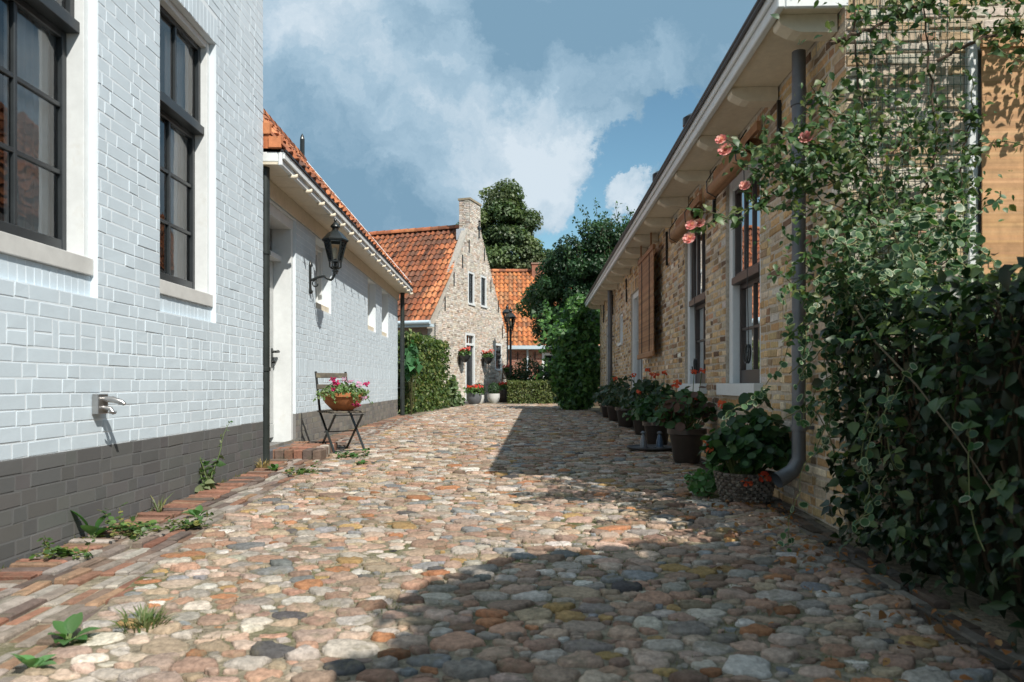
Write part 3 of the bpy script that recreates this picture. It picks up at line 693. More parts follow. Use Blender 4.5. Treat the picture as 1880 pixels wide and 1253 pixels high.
for i in range(1, 16):
    o = cb.copy(); COL.objects.link(o); o.parent = H3; o.location.x = S0 + .14 + i * 1.06
mb = MB(); ev = (.27, 3.09); rgy, rgz = -GW / 2, 6.6; sl = A((0, rgy - ev[0], rgz - ev[1])); slen = np.linalg.norm(sl); nv = 14; nu = int((S1 - S0 + .1) / .225)
pantiles(mb, (S0 - .1, ev[0], ev[1]), (1, 0, 0), sl, nu, nv, .226, slen / nv, tl2); pantiles(mb, (S1 + .1, -GW - .27, ev[1]), (-1, 0, 0), sl * A((1, -1, 1)), nu, nv, .226, slen / nv, tl2)
rf3 = mb.build('roof', M['tile'], H3)
# two dark cowls peeping over the gutter
for s_, u_, r_ in ((8.6, .32, .085), (10.9, .32, .075)):
    y_ = ev[0] - u_; z_ = ev[1] + u_ * (rgz - ev[1]) / (ev[0] - rgy)
    mb = MB(); mb.lathe([(r_, -.2), (r_, .42), (r_ + .035, .43), (r_ + .035, .52), (r_ * .7, .56), (.004, .58)], 14, (s_, y_, z_)); mb.build('flue', M['black_iron'], rf3)
fw = dict(fm='white_paint', sm='brown_sash', t_out=-.03, depth=.12, jamb=.12, sill_h=.11, sill_x=.07, sill_out=.075, rows=2, cols=2, bottom_rail=.12)
for a, b in W3:
    window(H3, a + .004, b - .004, SILL, 2.717, 1, transom=1.72, top_cols=3, curtain=('linen', [(0, .42), (.52, 1.)]), **fw)
window(H3, D3[0][0] + .004, D3[0][1] - .004, -.06, 2.497, 1, name='door', fm='white_paint', sm='door_wood', t_out=-.03, depth=.12, jamb=.1, sill_h=.1, rows=3, cols=2, sill_mat='grey_pot', sill_out=.03)
window(H3, D3[1][0] + .004, D3[1][1] - .004, -.06, 2.297, 1, name='door', fm='white_paint', sm='cream_paint', t_out=-.03, depth=.12, jamb=.1, sill_h=.1, rows=3, cols=2, sill_mat='grey_pot', sill_out=.03)
window(H3, SW[0] + .004, SW[1] - .004, 1.62, 2.297, 1, fm='white_paint', sm='white_paint', t_out=-.02, depth=.1, jamb=.06, sill_h=.06, sill_x=.04, sill_out=.04, rows=1, cols=2)
# black iron wall anchors under the eaves
for s_ in (5.35, 7.3, 9.95, 14.4, 16.95, 19.2):
    m = MB(); m.bar((s_, .018, 2.42), (s_, .018, 2.88), .022, .03, up=(0, 1, 0)); m.box(s_ - .03, s_ + .03, .004, .03, 2.63, 2.67); m.build('wall_anchor', M['black_iron'], H3)
# zinc downpipes
p = downpipe(H3, 4.72, .1, 2.95, .34, .043, 'zinc', collars=(.52, 1.5, 2.62), o=1)
m = MB(); m.tube([(4.72, .1, .36), (4.72, .1, .31), (4.72, .14, .24), (4.71, .21, .195), (4.70, .245, .18)], [.043, .046, .048, .051, .053], 14, caps=False); m.build('shoe', M['zinc'], p, smooth=True)
downpipe(H3, 16.75, .1, 2.95, .05, .055, 'zinc', collars=(.9, 1.9), o=1)
# rolled and hanging bamboo blinds
BAM = [(.34, .175, .085), (.38, .205, .10), (.29, .145, .07)]
def rolled(s0, s1, z, y, label):
    t = thing('rolled_blind', label, 'blind', (1.8, 0, 0), d3, 'rolled bamboo blinds over the windows')
    m = MB(); th = np.linspace(0, 7 * math.pi, 70); r = .03 + .0022 * th; k = len(th)
    V = np.concatenate([np.stack([np.full(k, s), y + r * np.cos(th), z + .9 * r * np.sin(th)], 1) for s in (s0, s1)]); m.add(V, [(i, i + 1, k + i + 1, k + i) for i in range(k - 1)], pal(k - 1, BAM, None, .1)); m.build('bamboo_roll', M['bamboo'], t)
    for s in (s0 + .2, s1 - .2): m = MB(); m.tube([(s, y, z + .2), (s, y + .09, z + .06), (s, y + .085, z - .04), (s, y, z - .09), (s, y - .05, z)], .006, 6); m.build('cord', M['black_iron'], t)
    m = MB(); m.tube([(s0 + .35, y - .02, z - .07), (s0 + .36, y - .05, z - .9), (s0 + .35, y - .06, z - 1.55)], .004, 5); m.build('cord', M['black_iron'], t)
    m = MB(); m.box(s0, s1, y - .05, y - .02, z + .13, z + .2, BAM[0]); m.build('head_rail', M['bamboo'], t)
    m = MB(); m.tube([(s0 + .35, y - .05, z - .08), (s0 + .3, y - .05, z + .1)], .004, 5)
    q = th[:40] * .0; aa = np.linspace(0, 12.5, 50); cz = z - 1.58; m.tube(np.stack([s0 + .3 + .05 * np.cos(aa), y - .07 + .003 * aa, cz + .075 * np.sin(aa)], 1) + A((.05, 0, 0)), .008, 5); m.build('cord_coil', M['black_iron'], t)
rolled(5.62, 7.0, 2.63, .12, 'rolled brown bamboo blind over the window nearest the roses')
rolled(7.6, 8.9, 2.58, .12, 'rolled brown bamboo blind over the window nearer the hanging blind')
hb = thing('hanging_blind', 'long brown bamboo blind hanging down from the cream eaves', 'blind', (1.8, 0, 0), d3)
m = MB(); zs = np.linspace(1.28, 2.72, 64)
for a_, b_ in zip(zs[:-1], zs[1:]): m.box(10.35, 11.85, .125 + random.gauss(0, .0015), .135, a_ + .001, b_ - .001, pal(1, BAM, None, .1)[0])
m.build('slats', M['bamboo'], hb)
m = MB(); m.box(10.33, 11.87, .115, .155, 1.2, 1.28, BAM[0]); m.build('bottom_rail', M['bamboo'], hb, bevel=.01)
m = MB(); m.box(10.33, 11.87, .11, .15, 2.72, 2.79, BAM[2]); [m.box(s - .02, s + .02, .12, .14, 2.79, 3.0, BAM[2]) for s in (10.6, 11.6)]; m.build('head_rail', M['bamboo'], hb)
for s in (10.7, 11.45): m = MB(); m.tube([(s, .142, 2.75), (s, .142, 1.22), (s, .142, .75 if s > 11 else 1.2)], .006, 5); m.build('cord', M['black_iron'], hb)

# bamboo blind, window frame and wire mesh on the end wall: local x runs to the right along that wall, -y is outward
EL = (1.8 + math.cos(d3) * S0, math.sin(d3) * S0, 0); ER = d3 - math.pi / 2
eb = thing('window_blind', 'wide pale bamboo blind on the sunlit end wall above the hedge', 'blind', EL, ER)
m = MB(); zs = np.linspace(.7, 2.72, 150)
PB = [(.52, .30, .145), (.55, .325, .165), (.485, .275, .13)]
for a_, b_ in zip(zs[:-1], zs[1:]): m.box(.745, 1.78, -.062 + random.gauss(0, .00015), -.052, a_, b_ - .0001, pal(1, PB, None, .07)[0])
m.build('slats', M['bamboo'], eb)
for x in (.985, 1.01, 1.5): m = MB(); m.tube([(x, -.068, 2.7), (x, -.068, .72)], .004, 5); m.build('cord', M['black_iron'], eb)
m = MB(); m.box(.74, 1.785, -.075, -.045, 2.72, 2.78, PB[2]); m.build('head_rail', M['bamboo'], eb)
wf = MB()
for q in ((.684, .74, .625, 2.775), (1.77, 1.826, .625, 2.775), (.74, 1.77, .625, .70), (.74, 1.77, 2.72, 2.775)): wf.box(q[0], q[1], -.035, .1, q[2], q[3])
wf.add([(.74, .06, .7), (1.77, .06, .7), (1.77, .06, 2.72), (.74, .06, 2.72)], [(0, 1, 2, 3)])
for V in wf.V: V[:] = np.stack([S0 + V[:, 1], -V[:, 0], V[:, 2]], 1)
wf.build('window', M['white_paint'], H3, bevel=.006)
tr = MB()
for x in np.arange(.03, .66, .036): tr.tube([(x + random.gauss(0, .003), -.09 + random.gauss(0, .004), 1.1), (x, -.09, 3.35)], .0018, 5)
for z in np.arange(1.1, 3.36, .05): tr.tube([(.02, -.093, z + random.gauss(0, .003)), (.66, -.093, z)], .0018, 5)
t_ = tag(tr.build('wire_trellis', M['wire']), 'green wire mesh trellis fixed to the end wall behind the roses', 'trellis'); t_.location = EL; t_.rotation_euler = (0, 0, ER)

# ================================================================== HOUSE 4: gabled brick house across the end of the lane
dg = math.atan2(.9415, .337)
H4 = thing('gabled_house', 'tall gabled pale brick house with orange pantile roof and chimney', 'house', (-2.72, 26.0, 0), dg)
GWD, EZ, hc4 = 7.34, 3.1, .072
FB = [(.58, .52, .445), (.62, .565, .49), (.55, .45, .375), (.66, .62, .565), (.52, .48, .435), (.38, .32, .265), (.56, .43, .34)]
fbc = lambda B: pal(len(B), FB, [5, 5, 3, 3, 3, 1.3, 2], .12)
gc4 = lambda z: (0, GWD) if z < EZ else (max(.02, (z - EZ) * .745 + .1), min(GWD - .02, GWD - (z - EZ) * .745 - .1)) if z < 7.25 else (3.12, 4.22)
W4 = [(2.92, 3.6, 3.94, 5.3), (4.22, 4.92, 3.98, 5.32)]; D4 = (2.66, 3.66, .1, 2.86); L4 = (5.9, 6.72, 1.4, 2.6)
holes = W4 + [D4, L4]
mb = MB()
for k in range(82):                             # backing in steps that follow the gable
    za, zb = k * .1 - .1, k * .1; lo, hi = gc4(zb + .05); hs = [h for h in holes if h[3] > za and h[2] < zb]
    slab(mb, lo + .05, hi - .05, za, zb, [(h[0], h[1], max(h[2], za), min(h[3], zb)) for h in hs], -1, .35, (.6, .56, .5))
lay(mb, courses(0, GWD, -.05, 8.15, hc4, .012, .22, .105, holes, (), gc4, jit=.012), -1, fbc, .008, .004, .006, .004)
mb.box(3.1, 4.24, .35, .45, 6.6, 8.15, (.6, .55, .5)); mb.box(-.02, .3, .35, 9.5, 0, EZ - .1, (.30, .21, .16)); mb.box(GWD - .3, GWD, .35, 9.5, 0, EZ - .1, (.34, .26, .2))
mb.build('wall', M['far_brick'], H4)
mb = MB()                                                # chimney cap and body sides in bricks
B = courses(.01, .46, 6.4, 8.1, hc4, .012, .22, .105, (), (), None, .01); lay(mb, B, -1, fbc, .008, .004, .006, .003)
for V in mb.V: V[:] = np.stack([3.1 + V[:, 1], V[:, 0], V[:, 2]], 1)
mb.box(3.07, 4.27, -.04, .5, 8.12, 8.2, (.33, .28, .2)); mb.box(3.04, 3.6, .2, .56, 6.55, 6.98, (.42, .46, .5)); mb.build('chimney', M['far_brick'], H4)
ev = (-.3, 3.0); rg = (GWD / 2, 7.12); sl = A((rg[0] - ev[0], 0, rg[1] - ev[1])); slen = np.linalg.norm(sl); nv = 17; nu = 42
def tg(I, J):
    P = np.stack([I * .24, J * .33], 1); m = fbm(P, .55, 5) + .16 * (I > 2) + .02 * J - .3 * (I < 3) + .25 * rng.normal(size=len(I))
    c = pal(len(I), TILE, [5, 4, 2, .3, .1], .12); d = pal(len(I), [(.2, .075, .04), (.15, .07, .045), (.27, .09, .04)], None, .15)
    w = np.clip(m * 1.7 + .12, 0, 1)[:, None] * (I > 1)[:, None]; return c * (1 - w) + d * w
mb = MB(); pantiles(mb, (ev[0], .12, ev[1]), (0, 1, 0), sl, nu, nv, .235, slen / nv, tg, .045)
pantiles(mb, (GWD + .3, .12 + nu * .235, ev[1]), (0, -1, 0), sl * A((-1, 1, 1)), nu, nv, .235, slen / nv, tg, .045)
r4 = mb.build('roof', M['tile'], H4)
mb = MB(); ridge_tiles(mb, (rg[0], .5, 7.16), (rg[0], 9.9, 7.16), 26, .14); mb.build('ridge', M['tile'], r4)
mb = MB(); mb.tube([(-.36, .05, 2.99), (-.36, 9.9, 2.99)], .075, 10); mb.box(-.3, -.02, .05, 9.9, 2.84, 2.94); mb.build('gutter', M['bluegrey'], H4)
for a, b, c, d in W4: window(H4, a + .01, b - .01, c, d - .01, -1, t_out=.0, depth=.1, jamb=.09, cols=2, rows=3, sill_h=.08, sill_out=.05, transom=None, stile=.04)
window(H4, L4[0] + .01, L4[1] - .01, L4[2], L4[3] - .01, -1, t_out=.0, depth=.1, jamb=.1, cols=2, rows=2, sill_h=.08, sill_out=.05, transom=2.05)
a, b, c, d = D4
mb = MB()
for q in ((a + .01, a + .12, c, d - .01), (b - .12, b - .01, c, d - .01), (a + .12, b - .12, d - .13, d - .01), (a + .12, b - .12, 2.33, 2.42)): mb.box(q[0], q[1], -.005, .12, q[2], q[3])
dd = mb.build('door', M['white_paint'], H4, bevel=.01)
mb = MB(); mb.box(a + .122, b - .122, .07, .11, c + .01, 2.33); [mb.box(a + .2 + i * .3, a + .42 + i * .3, .06, .07, c + .25 + j * 1.0, c + 1.05 + j * 1.0) for i in (0, 1) for j in (0, 1)]; mb.build('door_leaf', M['sash'], dd)
mb = MB(); mb.add([(a + .12, .08, 2.42), (b - .12, .08, 2.42), (b - .12, .08, d - .13), (a + .12, .08, d - .13)], [(0, 1, 2, 3)]); mb.build('pane', M['glass'], dd)
mb = MB(); mb.box((a + b) / 2 - .014, (a + b) / 2 + .014, .06, .1, 2.42, d - .13); mb.build('glazing_bar', M['white_paint'], dd)
mb = MB(); mb.box(a - .1, b + .1, .2, .9, 0, 3.); mb.build('interior', M['room'], dd)
mb = MB(); mb.box(a - .15, b + .15, -.42, -.01, .0, .14); mb.build('doorstep', M['grey_pot'], H4, bevel=.015)
for s_, z_ in ((2.35, 5.55), (3.0, 6.25), (4.62, 6.2), (5.35, 5.0), (1.55, 4.75), (.75, 3.75), (6.25, 4.2), (6.75, 3.1)):
    m = MB(); m.bar((s_, -.022, z_ - .26), (s_, -.022, z_ + .26), .05, .03, up=(0, 1, 0)); m.build('wall_anchor', M['black_iron'], H4)
m = MB(); m.bar((4.02, -.025, 6.75), (4.02, -.025, 7.4), .07, .04, up=(0, 1, 0)); m.bar((3.86, -.03, 7.18), (4.18, -.03, 7.18), .07, .04, up=(0, 1, 0)); m.lathe([(.004, -.05), (.07, 0), (.004, .05)], 8, (4.02, -.03, 7.45)); m.build('wall_cross', M['black_iron'], H4)

# ================================================================== HOUSE 5: red brick house behind
H5 = thing('red_brick_house', 'red brick house with broad orange roof behind the street lamp', 'house', (-4.0, 38, 0), 0)
RB = [(.36, .15, .1), (.42, .19, .125), (.30, .13, .09), (.38, .22, .16), (.25, .12, .09)]
WW = (5.55, 7.0, .75, 2.45); W5 = (1.9, 2.9, .9, 2.2)
mb = MB(); slab(mb, 0, 11, 0, 2.75, [WW, W5], -1, .3, (.4, .33, .28)); lay(mb, courses(0, 11, 0, 2.75, .075, .013, .22, .105, [WW, W5], (), None), -1, lambda B: pal(len(B), RB, None, .12), .008, .004, .006, .003)
for q in ((0, .3, .3, 8.5), (10.7, 11, .3, 8.5), (0, 11, 8.5, 8.8)): mb.box(*q, 0, 2.75, (.34, .16, .11))
for x in (0, 11): mb.add([(x, 0, 2.75), (x, 8.8, 2.75), (x, 4.4, 7.2)], [(0, 1, 2)], (.34, .16, .11))
mb.build('wall', M['far_brick'], H5)
sl = A((0, 4.7, 4.55)); slen = np.linalg.norm(sl)
def t5(I, J):
    c = pal(len(I), [(.50, .19, .07), (.44, .155, .06), (.40, .19, .09), (.30, .13, .065)], [5, 4, 2, 1], .12); m = fbm(np.stack([I * .25, J * .3], 1), .5, 9)
    c[m > .62] = pal((m > .62).sum(), [(.45, .3, .09), (.38, .26, .14)]); return c
mb = MB(); pantiles(mb, (-.2, -.3, 2.78), (1, 0, 0), sl, 46, 17, .25, slen / 17, t5, .05); pantiles(mb, (11.3, 9.1, 2.78), (-1, 0, 0), sl * A((1, -1, 1)), 46, 17, .25, slen / 17, t5, .05)
r5 = mb.build('roof', M['tile'], H5)
mb = MB(); ridge_tiles(mb, (-.2, 4.4, 7.36), (11.3, 4.4, 7.36), 30, .14); mb.build('ridge', M['tile'], r5)
mb = MB(); mb.box(5.15, 5.85, 4.0, 4.7, 6.6, 7.72, (.33, .15, .1)); mb.box(5.1, 5.9, 3.95, 4.75, 7.72, 7.8, (.3, .2, .15)); mb.build('chimney', M['far_brick'], r5)
mb = MB(); mb.box(-.2, 11.2, -.42, -.28, 2.62, 2.8); mb.box(-.2, 11.2, -.28, -.012, 2.6, 2.66); mb.build('gutter', M['bluegrey'], H5)
mb = MB(); mb.tube([(4.8, -.09, 2.6), (4.8, -.09, .05)], .055, 8); mb.build('downpipe', M['bluegrey'], H5)
window(H5, WW[0] + .01, WW[1] - .01, WW[2], WW[3] - .01, -1, t_out=.02, depth=.1, jamb=.13, cols=2, rows=1, transom=1.92, top_cols=3, sill_h=.1, sill_out=.06)
window(H5, W5[0] + .01, W5[1] - .01, W5[2], W5[3] - .01, -1, t_out=.02, depth=.1, jamb=.13, cols=2, rows=2, sill_h=.1, sill_out=.06)
for x in (3.5, 4.3, 5.2, 7.4): m = MB(); m.bar((x, -.022, 2.05), (x, -.022, 2.5), .045, .03, up=(0, 1, 0)); m.build('wall_anchor', M['black_iron'], H5)

# ================================================================== street lamps
def street_lamp(x, y, top, label, zb=.05):
    t = thing('street_lamp', label, 'street lamp', (x, y, zb), 0, 'street lamps at the end of the lane'); h = top - zb
    m = MB(); m.lathe([(.14, 0), (.14, .05), (.1, .1), (.085, .7), (.1, .74), (.055, .82), (.042, h - 1.15), (.06, h - 1.1), (.05, h - 1.02), (.03, h - .95), (.03, h - .85)], 14); m.build('post', M['black_iron'], t, smooth=True)
    m = MB(); m.tube([(-.28, 0, h - 1.2), (.28, 0, h - 1.2)], .018, 8); m.build('ladder_bar', M['black_iron'], t)
    lantern(t, 0, 0, h - .8, 1.55); return t
street_lamp(-.06, 30.6, 3.98, 'black street lamp in front of the far orange roof')
street_lamp(-.24, 36.4, 4.75, 'black street lamp half hidden behind the gabled house corner')

# ================================================================== TREES
def tree(name, label, loc, h0, ells, nl, lsize, cols, group=None, clumps=90, cr=.9, wts=None, up=.5, trunk_r=.25):
    """trunk with limbs, crown of leaf clumps spread over the ellipsoids (cx, cy, cz, rx, ry, rz) in local coordinates"""
    t = thing(name, label, 'tree', loc, 0, group); mb = MB(); C = []
    per = [max(3, int(clumps * e[3] * e[5] / sum(q[3] * q[5] for q in ells))) for e in ells]
    for e, k in zip(ells, per):
        d = runit(k); rr = rng.uniform(.5, 1., k)[:, None] ** .6; C.append(A(e[:3]) + d * rr * A(e[3:]))
    C = np.concatenate(C); k = len(C); rad = cr * rng.uniform(.55, 1.25, k)
    ctr = A([np.average([e[i] for e in ells], weights=[e[3] * e[5] for e in ells]) for i in range(3)])
    idx = rng.choice(k, nl, p=rad ** 2 / (rad ** 2).sum()); d = runit(nl); d[:, 2] = d[:, 2] * .75 + .12
    P = C[idx] + d * (rad[idx] * rng.uniform(.35, 1.08, nl) ** .5)[:, None]
    nrm = unit(d * .7 + unit(P - ctr) * .35 + A((0, 0, up)))
    base = pal(k, cols, wts, .1)[idx] * (1 + .12 * rng.normal(size=(nl, 1)))
    leaves(mb, P, nrm, lsize * rng.uniform(.6, 1.25, nl), np.clip(base, .005, 1), T_SIMPLE, spread=.55)
    mb.build('crown', M['leaf'], t)
    m = MB(); top = ctr + A((0, 0, .35 * max(e[5] for e in ells))); zs = np.linspace(0, 1, 9)
    m.tube(np.stack([top[0] * zs ** 2 + .06 * np.sin(zs * 7), top[1] * zs ** 2, zs * top[2]], 1), trunk_r * (1.15 - zs) + .02, 10)
    for j in rng.choice(k, min(26, k), replace=False):
        f = rng.uniform(.35, .8); b = A((top[0] * f * f, top[1] * f * f, top[2] * f)); q = C[j]; mid = (b + q) / 2 + A((0, 0, .12 * np.linalg.norm(q - b)))
        m.tube([b, mid, q], [trunk_r * .4, trunk_r * .22, .015], 6)
    m.build('trunk', M['bark'], t, smooth=True); return t
LIME = [(.085, .13, .055), (.115, .16, .065), (.065, .10, .045), (.145, .185, .08), (.10, .13, .06)]
tree('lime_tree', 'tall rounded lime tree rising behind the gabled house chimney', (-.75, 52, 0), 5,
     [(.0, 0, 13.5, 1.2, 1.0, 1.3), (.1, 0, 12.0, 2.3, 1.8, 1.5), (.4, 0, 9.8, 3.0, 2.4, 1.9), (.8, 0, 7.2, 3.5, 3, 2.2), (-2.7, 0, 11.4, 1.0, 1, .8), (1.3, 0, 5.0, 3.3, 3, 1.6)], 80000, .24, LIME, clumps=230, cr=.85, trunk_r=.4)
DARK = [(.03, .075, .03), (.04, .095, .038), (.06, .125, .05), (.025, .06, .025)]
tdark = tree('leafy_tree', 'dark green leafy tree with upright shoots behind the right-hand eaves', (3.1, 27.5, 0), 3,
     [(0, 0, 4.6, 1.9, 1.6, 1.6), (.7, 0, 5.5, 1.7, 1.4, 1.2), (-1.2, -.2, 3.7, 1.1, 1.1, 1.0), (1.9, 0, 5.1, 1.6, 1.4, 1.7), (-.4, 0, 5.0, 1.2, 1.2, .9), (-1.0, 0, 4.5, 1.1, 1.1, 1.0), (-.6, 0, 2.8, 1.1, 1.0, 1.0), (-1.5, 1.1, 5.2, .85, .7, .9), (-1.7, 1.3, 3.5, .75, .6, .9), (-2.1, 1.8, 4.1, .55, .5, .5)], 56000, .13, DARK, clumps=150, cr=.5, trunk_r=.16)
mb = MB(); ms = MB()                                       # upright leafy shoots of that tree
for k in range(150):
    a = rng.uniform(0, 6.28); r = math.sqrt(rng.uniform(0, 1)) ; b = A((.75 + 2.3 * r * math.cos(a), 1.4 * r * math.sin(a), 5.75 + .35 * math.sin(a * 2) - .9 * r * r)); L = rng.uniform(.6, 1.75)
    if b[0] < -.3: b[2] -= .6
    d = unit(A((rng.normal() * .22 + .12 * math.cos(a), rng.normal() * .2, 1.)) ); n = 8; tt = np.linspace(0, 1, n)[:, None]
    pts = b + d * tt * L + A((.1, 0, 0)) * tt ** 2 * rng.normal(); ms.tube(pts, np.linspace(.012, .004, n), 5, (.06, .05, .03))
    q = int(34 * L); f = rng.uniform(.05, 1.02, (q, 1)); P = b + d * f * L + runit(q) * .11; leaves(mb, P, unit(runit(q) + A((0, 0, .6))), rng.uniform(.08, .15, q), pal(q, DARK[:3]), spread=.3)
cr_ = [c for c in tdark.children if c.name.startswith('crown')] if False else None
mb.build('leaves', M['leaf'], tdark); ms.build('twigs', M['bark'], tdark, smooth=True)

# ================================================================== HEDGES AND CLIMBERS
def hedge_leaves(mb, n, x0, x1, y0, y1, z0, z1, depth, lsize, cols, wts=None, T=T_SIMPLE, faces=None, lump=.06, spread=.55, seed=3, jit=.14):
    """leaves through the outer skin of a block, following an uneven clipped surface"""
    areas = {'-x': (y1 - y0) * (z1 - z0), '+x': (y1 - y0) * (z1 - z0), '-y': (x1 - x0) * (z1 - z0), '+y': (x1 - x0) * (z1 - z0), '+z': (x1 - x0) * (y1 - y0) * 1.3}
    faces = faces or list(areas); tot = sum(areas[f] for f in faces)
    for f in faces:
        k = int(n * areas[f] / tot); u = rng.random((k, 3)); P = A((x0, y0, z0)) + u * A((x1 - x0, y1 - y0, z1 - z0)); Nn = np.zeros((k, 3)); ax = 'xyz'.index(f[1]); s = 1 if f[0] == '+' else -1
        dp = depth * rng.random(k) ** 1.5 - lump * fbm(P, 3.2, seed) - lump * .5 * fbm(P, 9., seed + 1)
        P[:, ax] = ((x1, y1, z1)[ax] if s > 0 else (x0, y0, z0)[ax]) - s * dp; Nn[:, ax] = s
        leaves(mb, P, unit(Nn * .8 + A((0, 0, .45))), lsize * rng.uniform(.6, 1.3, k), pal(k, cols, wts, jit), T, spread=spread)
HG = [(.06, .11, .03), (.10, .15, .04), (.15, .19, .06), (.04, .07, .022), (.22, .22, .08)]
h_ = thing('hedge', 'tall clipped leafy hedge at the far end of the low white house', 'hedge', (-2.58, 20.95, 0), -.085)
mb = MB(); hedge_leaves(mb, 15000, -.75, .32, -2.75, 2.65, .03, 2.12, .22, .1, HG, [4, 4, 3, 3, 1], lump=.12); mb.build('leaves', M['leaf'], h_)
mb = MB(); mb.box(-.5, .08, -2.5, 2.4, 0, 1.86, (.05, .06, .025)); [mb.tube([(x, y, 0), (x + .05, y, 1.0)], .03, 6, (.08, .06, .04)) for x in (-.2,) for y in np.arange(-2.3, 2.4, .5)]; mb.build('stems', M['stem'], h_)  # box is an added dark core that blocks light; only the tubes are stems
bx = thing('box_hedge', 'low clipped box hedge across the end of the lane', 'hedge', (1.05, 28.1, 0), .0)
mb = MB(); hedge_leaves(mb, 9000, -1.2, 1.6, -.42, .42, .05, .93, .15, .065, [(.09, .13, .03), (.13, .16, .045), (.17, .18, .06), (.06, .09, .025)], lump=.06); mb.build('leaves', M['leaf'], bx)
mb = MB(); mb.box(-1.0, 1.4, -.25, .25, 0, .76, (.05, .06, .025)); mb.build('stems', M['stem'], bx)  # solid dark core added inside the leaves to block light
def blob_plant(name, label, cat, loc, ells, n, lsize, cols, T=T_SIMPLE, group=None, m='leaf', part='foliage', stems=14, spread=.7, jit=.14, wts=None):
    t = thing(name, label, cat, loc, rng.uniform(0, 6) * 0, group); mb = MB(); ms = MB(); tot = sum(e[3] * e[5] for e in ells)
    for e in ells:
        k = int(n * e[3] * e[5] / tot); d = runit(k); rr = rng.uniform(.25, 1, k) ** .5 * (1 + .18 * fbm(d, 3., 4)); P = A(e[:3]) + d * rr[:, None] * A(e[3:]); P[:, 2] = np.maximum(P[:, 2], .02)
        leaves(mb, P, unit(d + A((0, 0, .5))), lsize * rng.uniform(.6, 1.3, k), pal(k, cols, wts, jit), T, spread=spread)
        for _ in range(max(2, int(stems * e[3] * e[5] / tot))):
            q = A(e[:3]) + runit(1)[0] * .75 * A(e[3:]); b = A((e[0] * .03, e[1] * .03, 0)); ms.tube([b, (b + q) / 2 + A((rng.normal() * .05, rng.normal() * .05, .0)), q], [.012, .008, .004], 5, (.07, .07, .03))
    mb.build(part, M[m], t); ms.build('stems', M['stem'], t); return t
DK = [(.02, .045, .018), (.03, .06, .022), (.04, .075, .03)]
blob_plant('rose_bush', 'dark leafy rose bush behind the low box hedge', 'bush', (.9, 30.4, .05), [(-.2, 0, 1.15, .75, .6, .75), (.75, 0, .95, .7, .6, .65), (-.6, 0, .8, .6, .5, .6)], 4200, .1, DK)
blob_plant('garden_bush', 'loose green bush between the rose bush and the dark climber', 'bush', (2.2, 30.0, .05), [(0, 0, .8, .7, .6, .75)], 1800, .1, [(.05, .09, .03), (.08, .13, .04)])
VG = [(.055, .135, .035), (.08, .18, .042), (.04, .095, .03), (.12, .235, .06)]
blob_plant('hollyhock', 'pale green leafy plant growing against the right end of the tall hedge', 'plant', (-2.0, 24.3, .05), [(0, 0, .4, .28, .28, .4), (.0, 0, .8, .15, .15, .3), (.2, .1, .2, .2, .2, .2)], 380, .13, [(.14, .2, .1), (.18, .24, .12), (.1, .16, .07)], T_ROUND)
blob_plant('fig_plant', 'big-leaved light green shoot beside the downpipe at the hedge', 'plant', (-2.45, 17.75, .05), [(0, 0, 1.25, .2, .2, .3), (.02, 0, 1.6, .12, .12, .2)], 110, .2, [(.06, .17, .07), (.08, .2, .09)], T_IVY)

# foreground hedge on the right, with its ragged lane face
fh = thing('ivy_hedge', 'large dark leafy hedge filling the right foreground', 'hedge', (0, 0, 0))
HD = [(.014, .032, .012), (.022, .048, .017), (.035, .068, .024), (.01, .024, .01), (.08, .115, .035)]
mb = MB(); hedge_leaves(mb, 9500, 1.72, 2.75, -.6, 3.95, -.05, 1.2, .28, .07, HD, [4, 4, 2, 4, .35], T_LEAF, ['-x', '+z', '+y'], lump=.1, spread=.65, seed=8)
for _ in range(60):                                       # shoots sticking out of the clipped face
    y = rng.uniform(1.2, 3.9); z = rng.uniform(.1, 1.25); p = A((1.74, y, z)); L = rng.uniform(.08, .24); d = unit(A((-1, rng.normal() * .5, rng.normal() * .5 + .3))); k = int(4 + L * 26)
    f = np.linspace(.1, 1, k)[:, None]; P = p + d * f * L + runit(k) * .018; leaves(mb, P, unit(d * .4 + A((-.4, 0, .8)) + 0 * P), rng.uniform(.045, .085, k), pal(k, [(.03, .065, .022), (.05, .09, .03), (.09, .13, .04)], None, .12), T_LEAF, spread=.4)
for _ in range(190):                                      # shoots along the top, sunlit look put into their paler colour
    p = A((rng.uniform(1.72, 2.7), rng.uniform(.8, 3.9), 1.14 + .05 * rng.normal())); L = rng.uniform(.06, .2); d = unit(A((rng.normal() * .5 - .2, rng.normal() * .5 - .2, 1.))); k = int(4 + L * 30)
    f = np.linspace(.1, 1, k)[:, None]; P = p + d * f * L + runit(k) * .025; leaves(mb, P, unit(A((-.3, -.5, .9)))[None] + 0 * P, rng.uniform(.035, .07, k), pal(k, [(.05, .095, .028), (.08, .135, .035), (.13, .175, .05)], None, .12), T_LEAF, spread=.55)
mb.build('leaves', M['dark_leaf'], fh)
mb = MB(); mb.box(1.98, 2.6, -.5, 3.75, -.1, .98, (.03, .035, .018))  # added dark core inside the hedge, blocks light between the leaves
for _ in range(70):
    y = rng.uniform(-.4, 3.8); mb.tube([(2.0, y, -.08), (1.92 + rng.normal() * .03, y + rng.normal() * .12, .5), (1.85, y + rng.normal() * .25, 1.1)], [.012, .009, .004], 5, (.09, .065, .04))
mb.build('stems', M['stem'], fh)

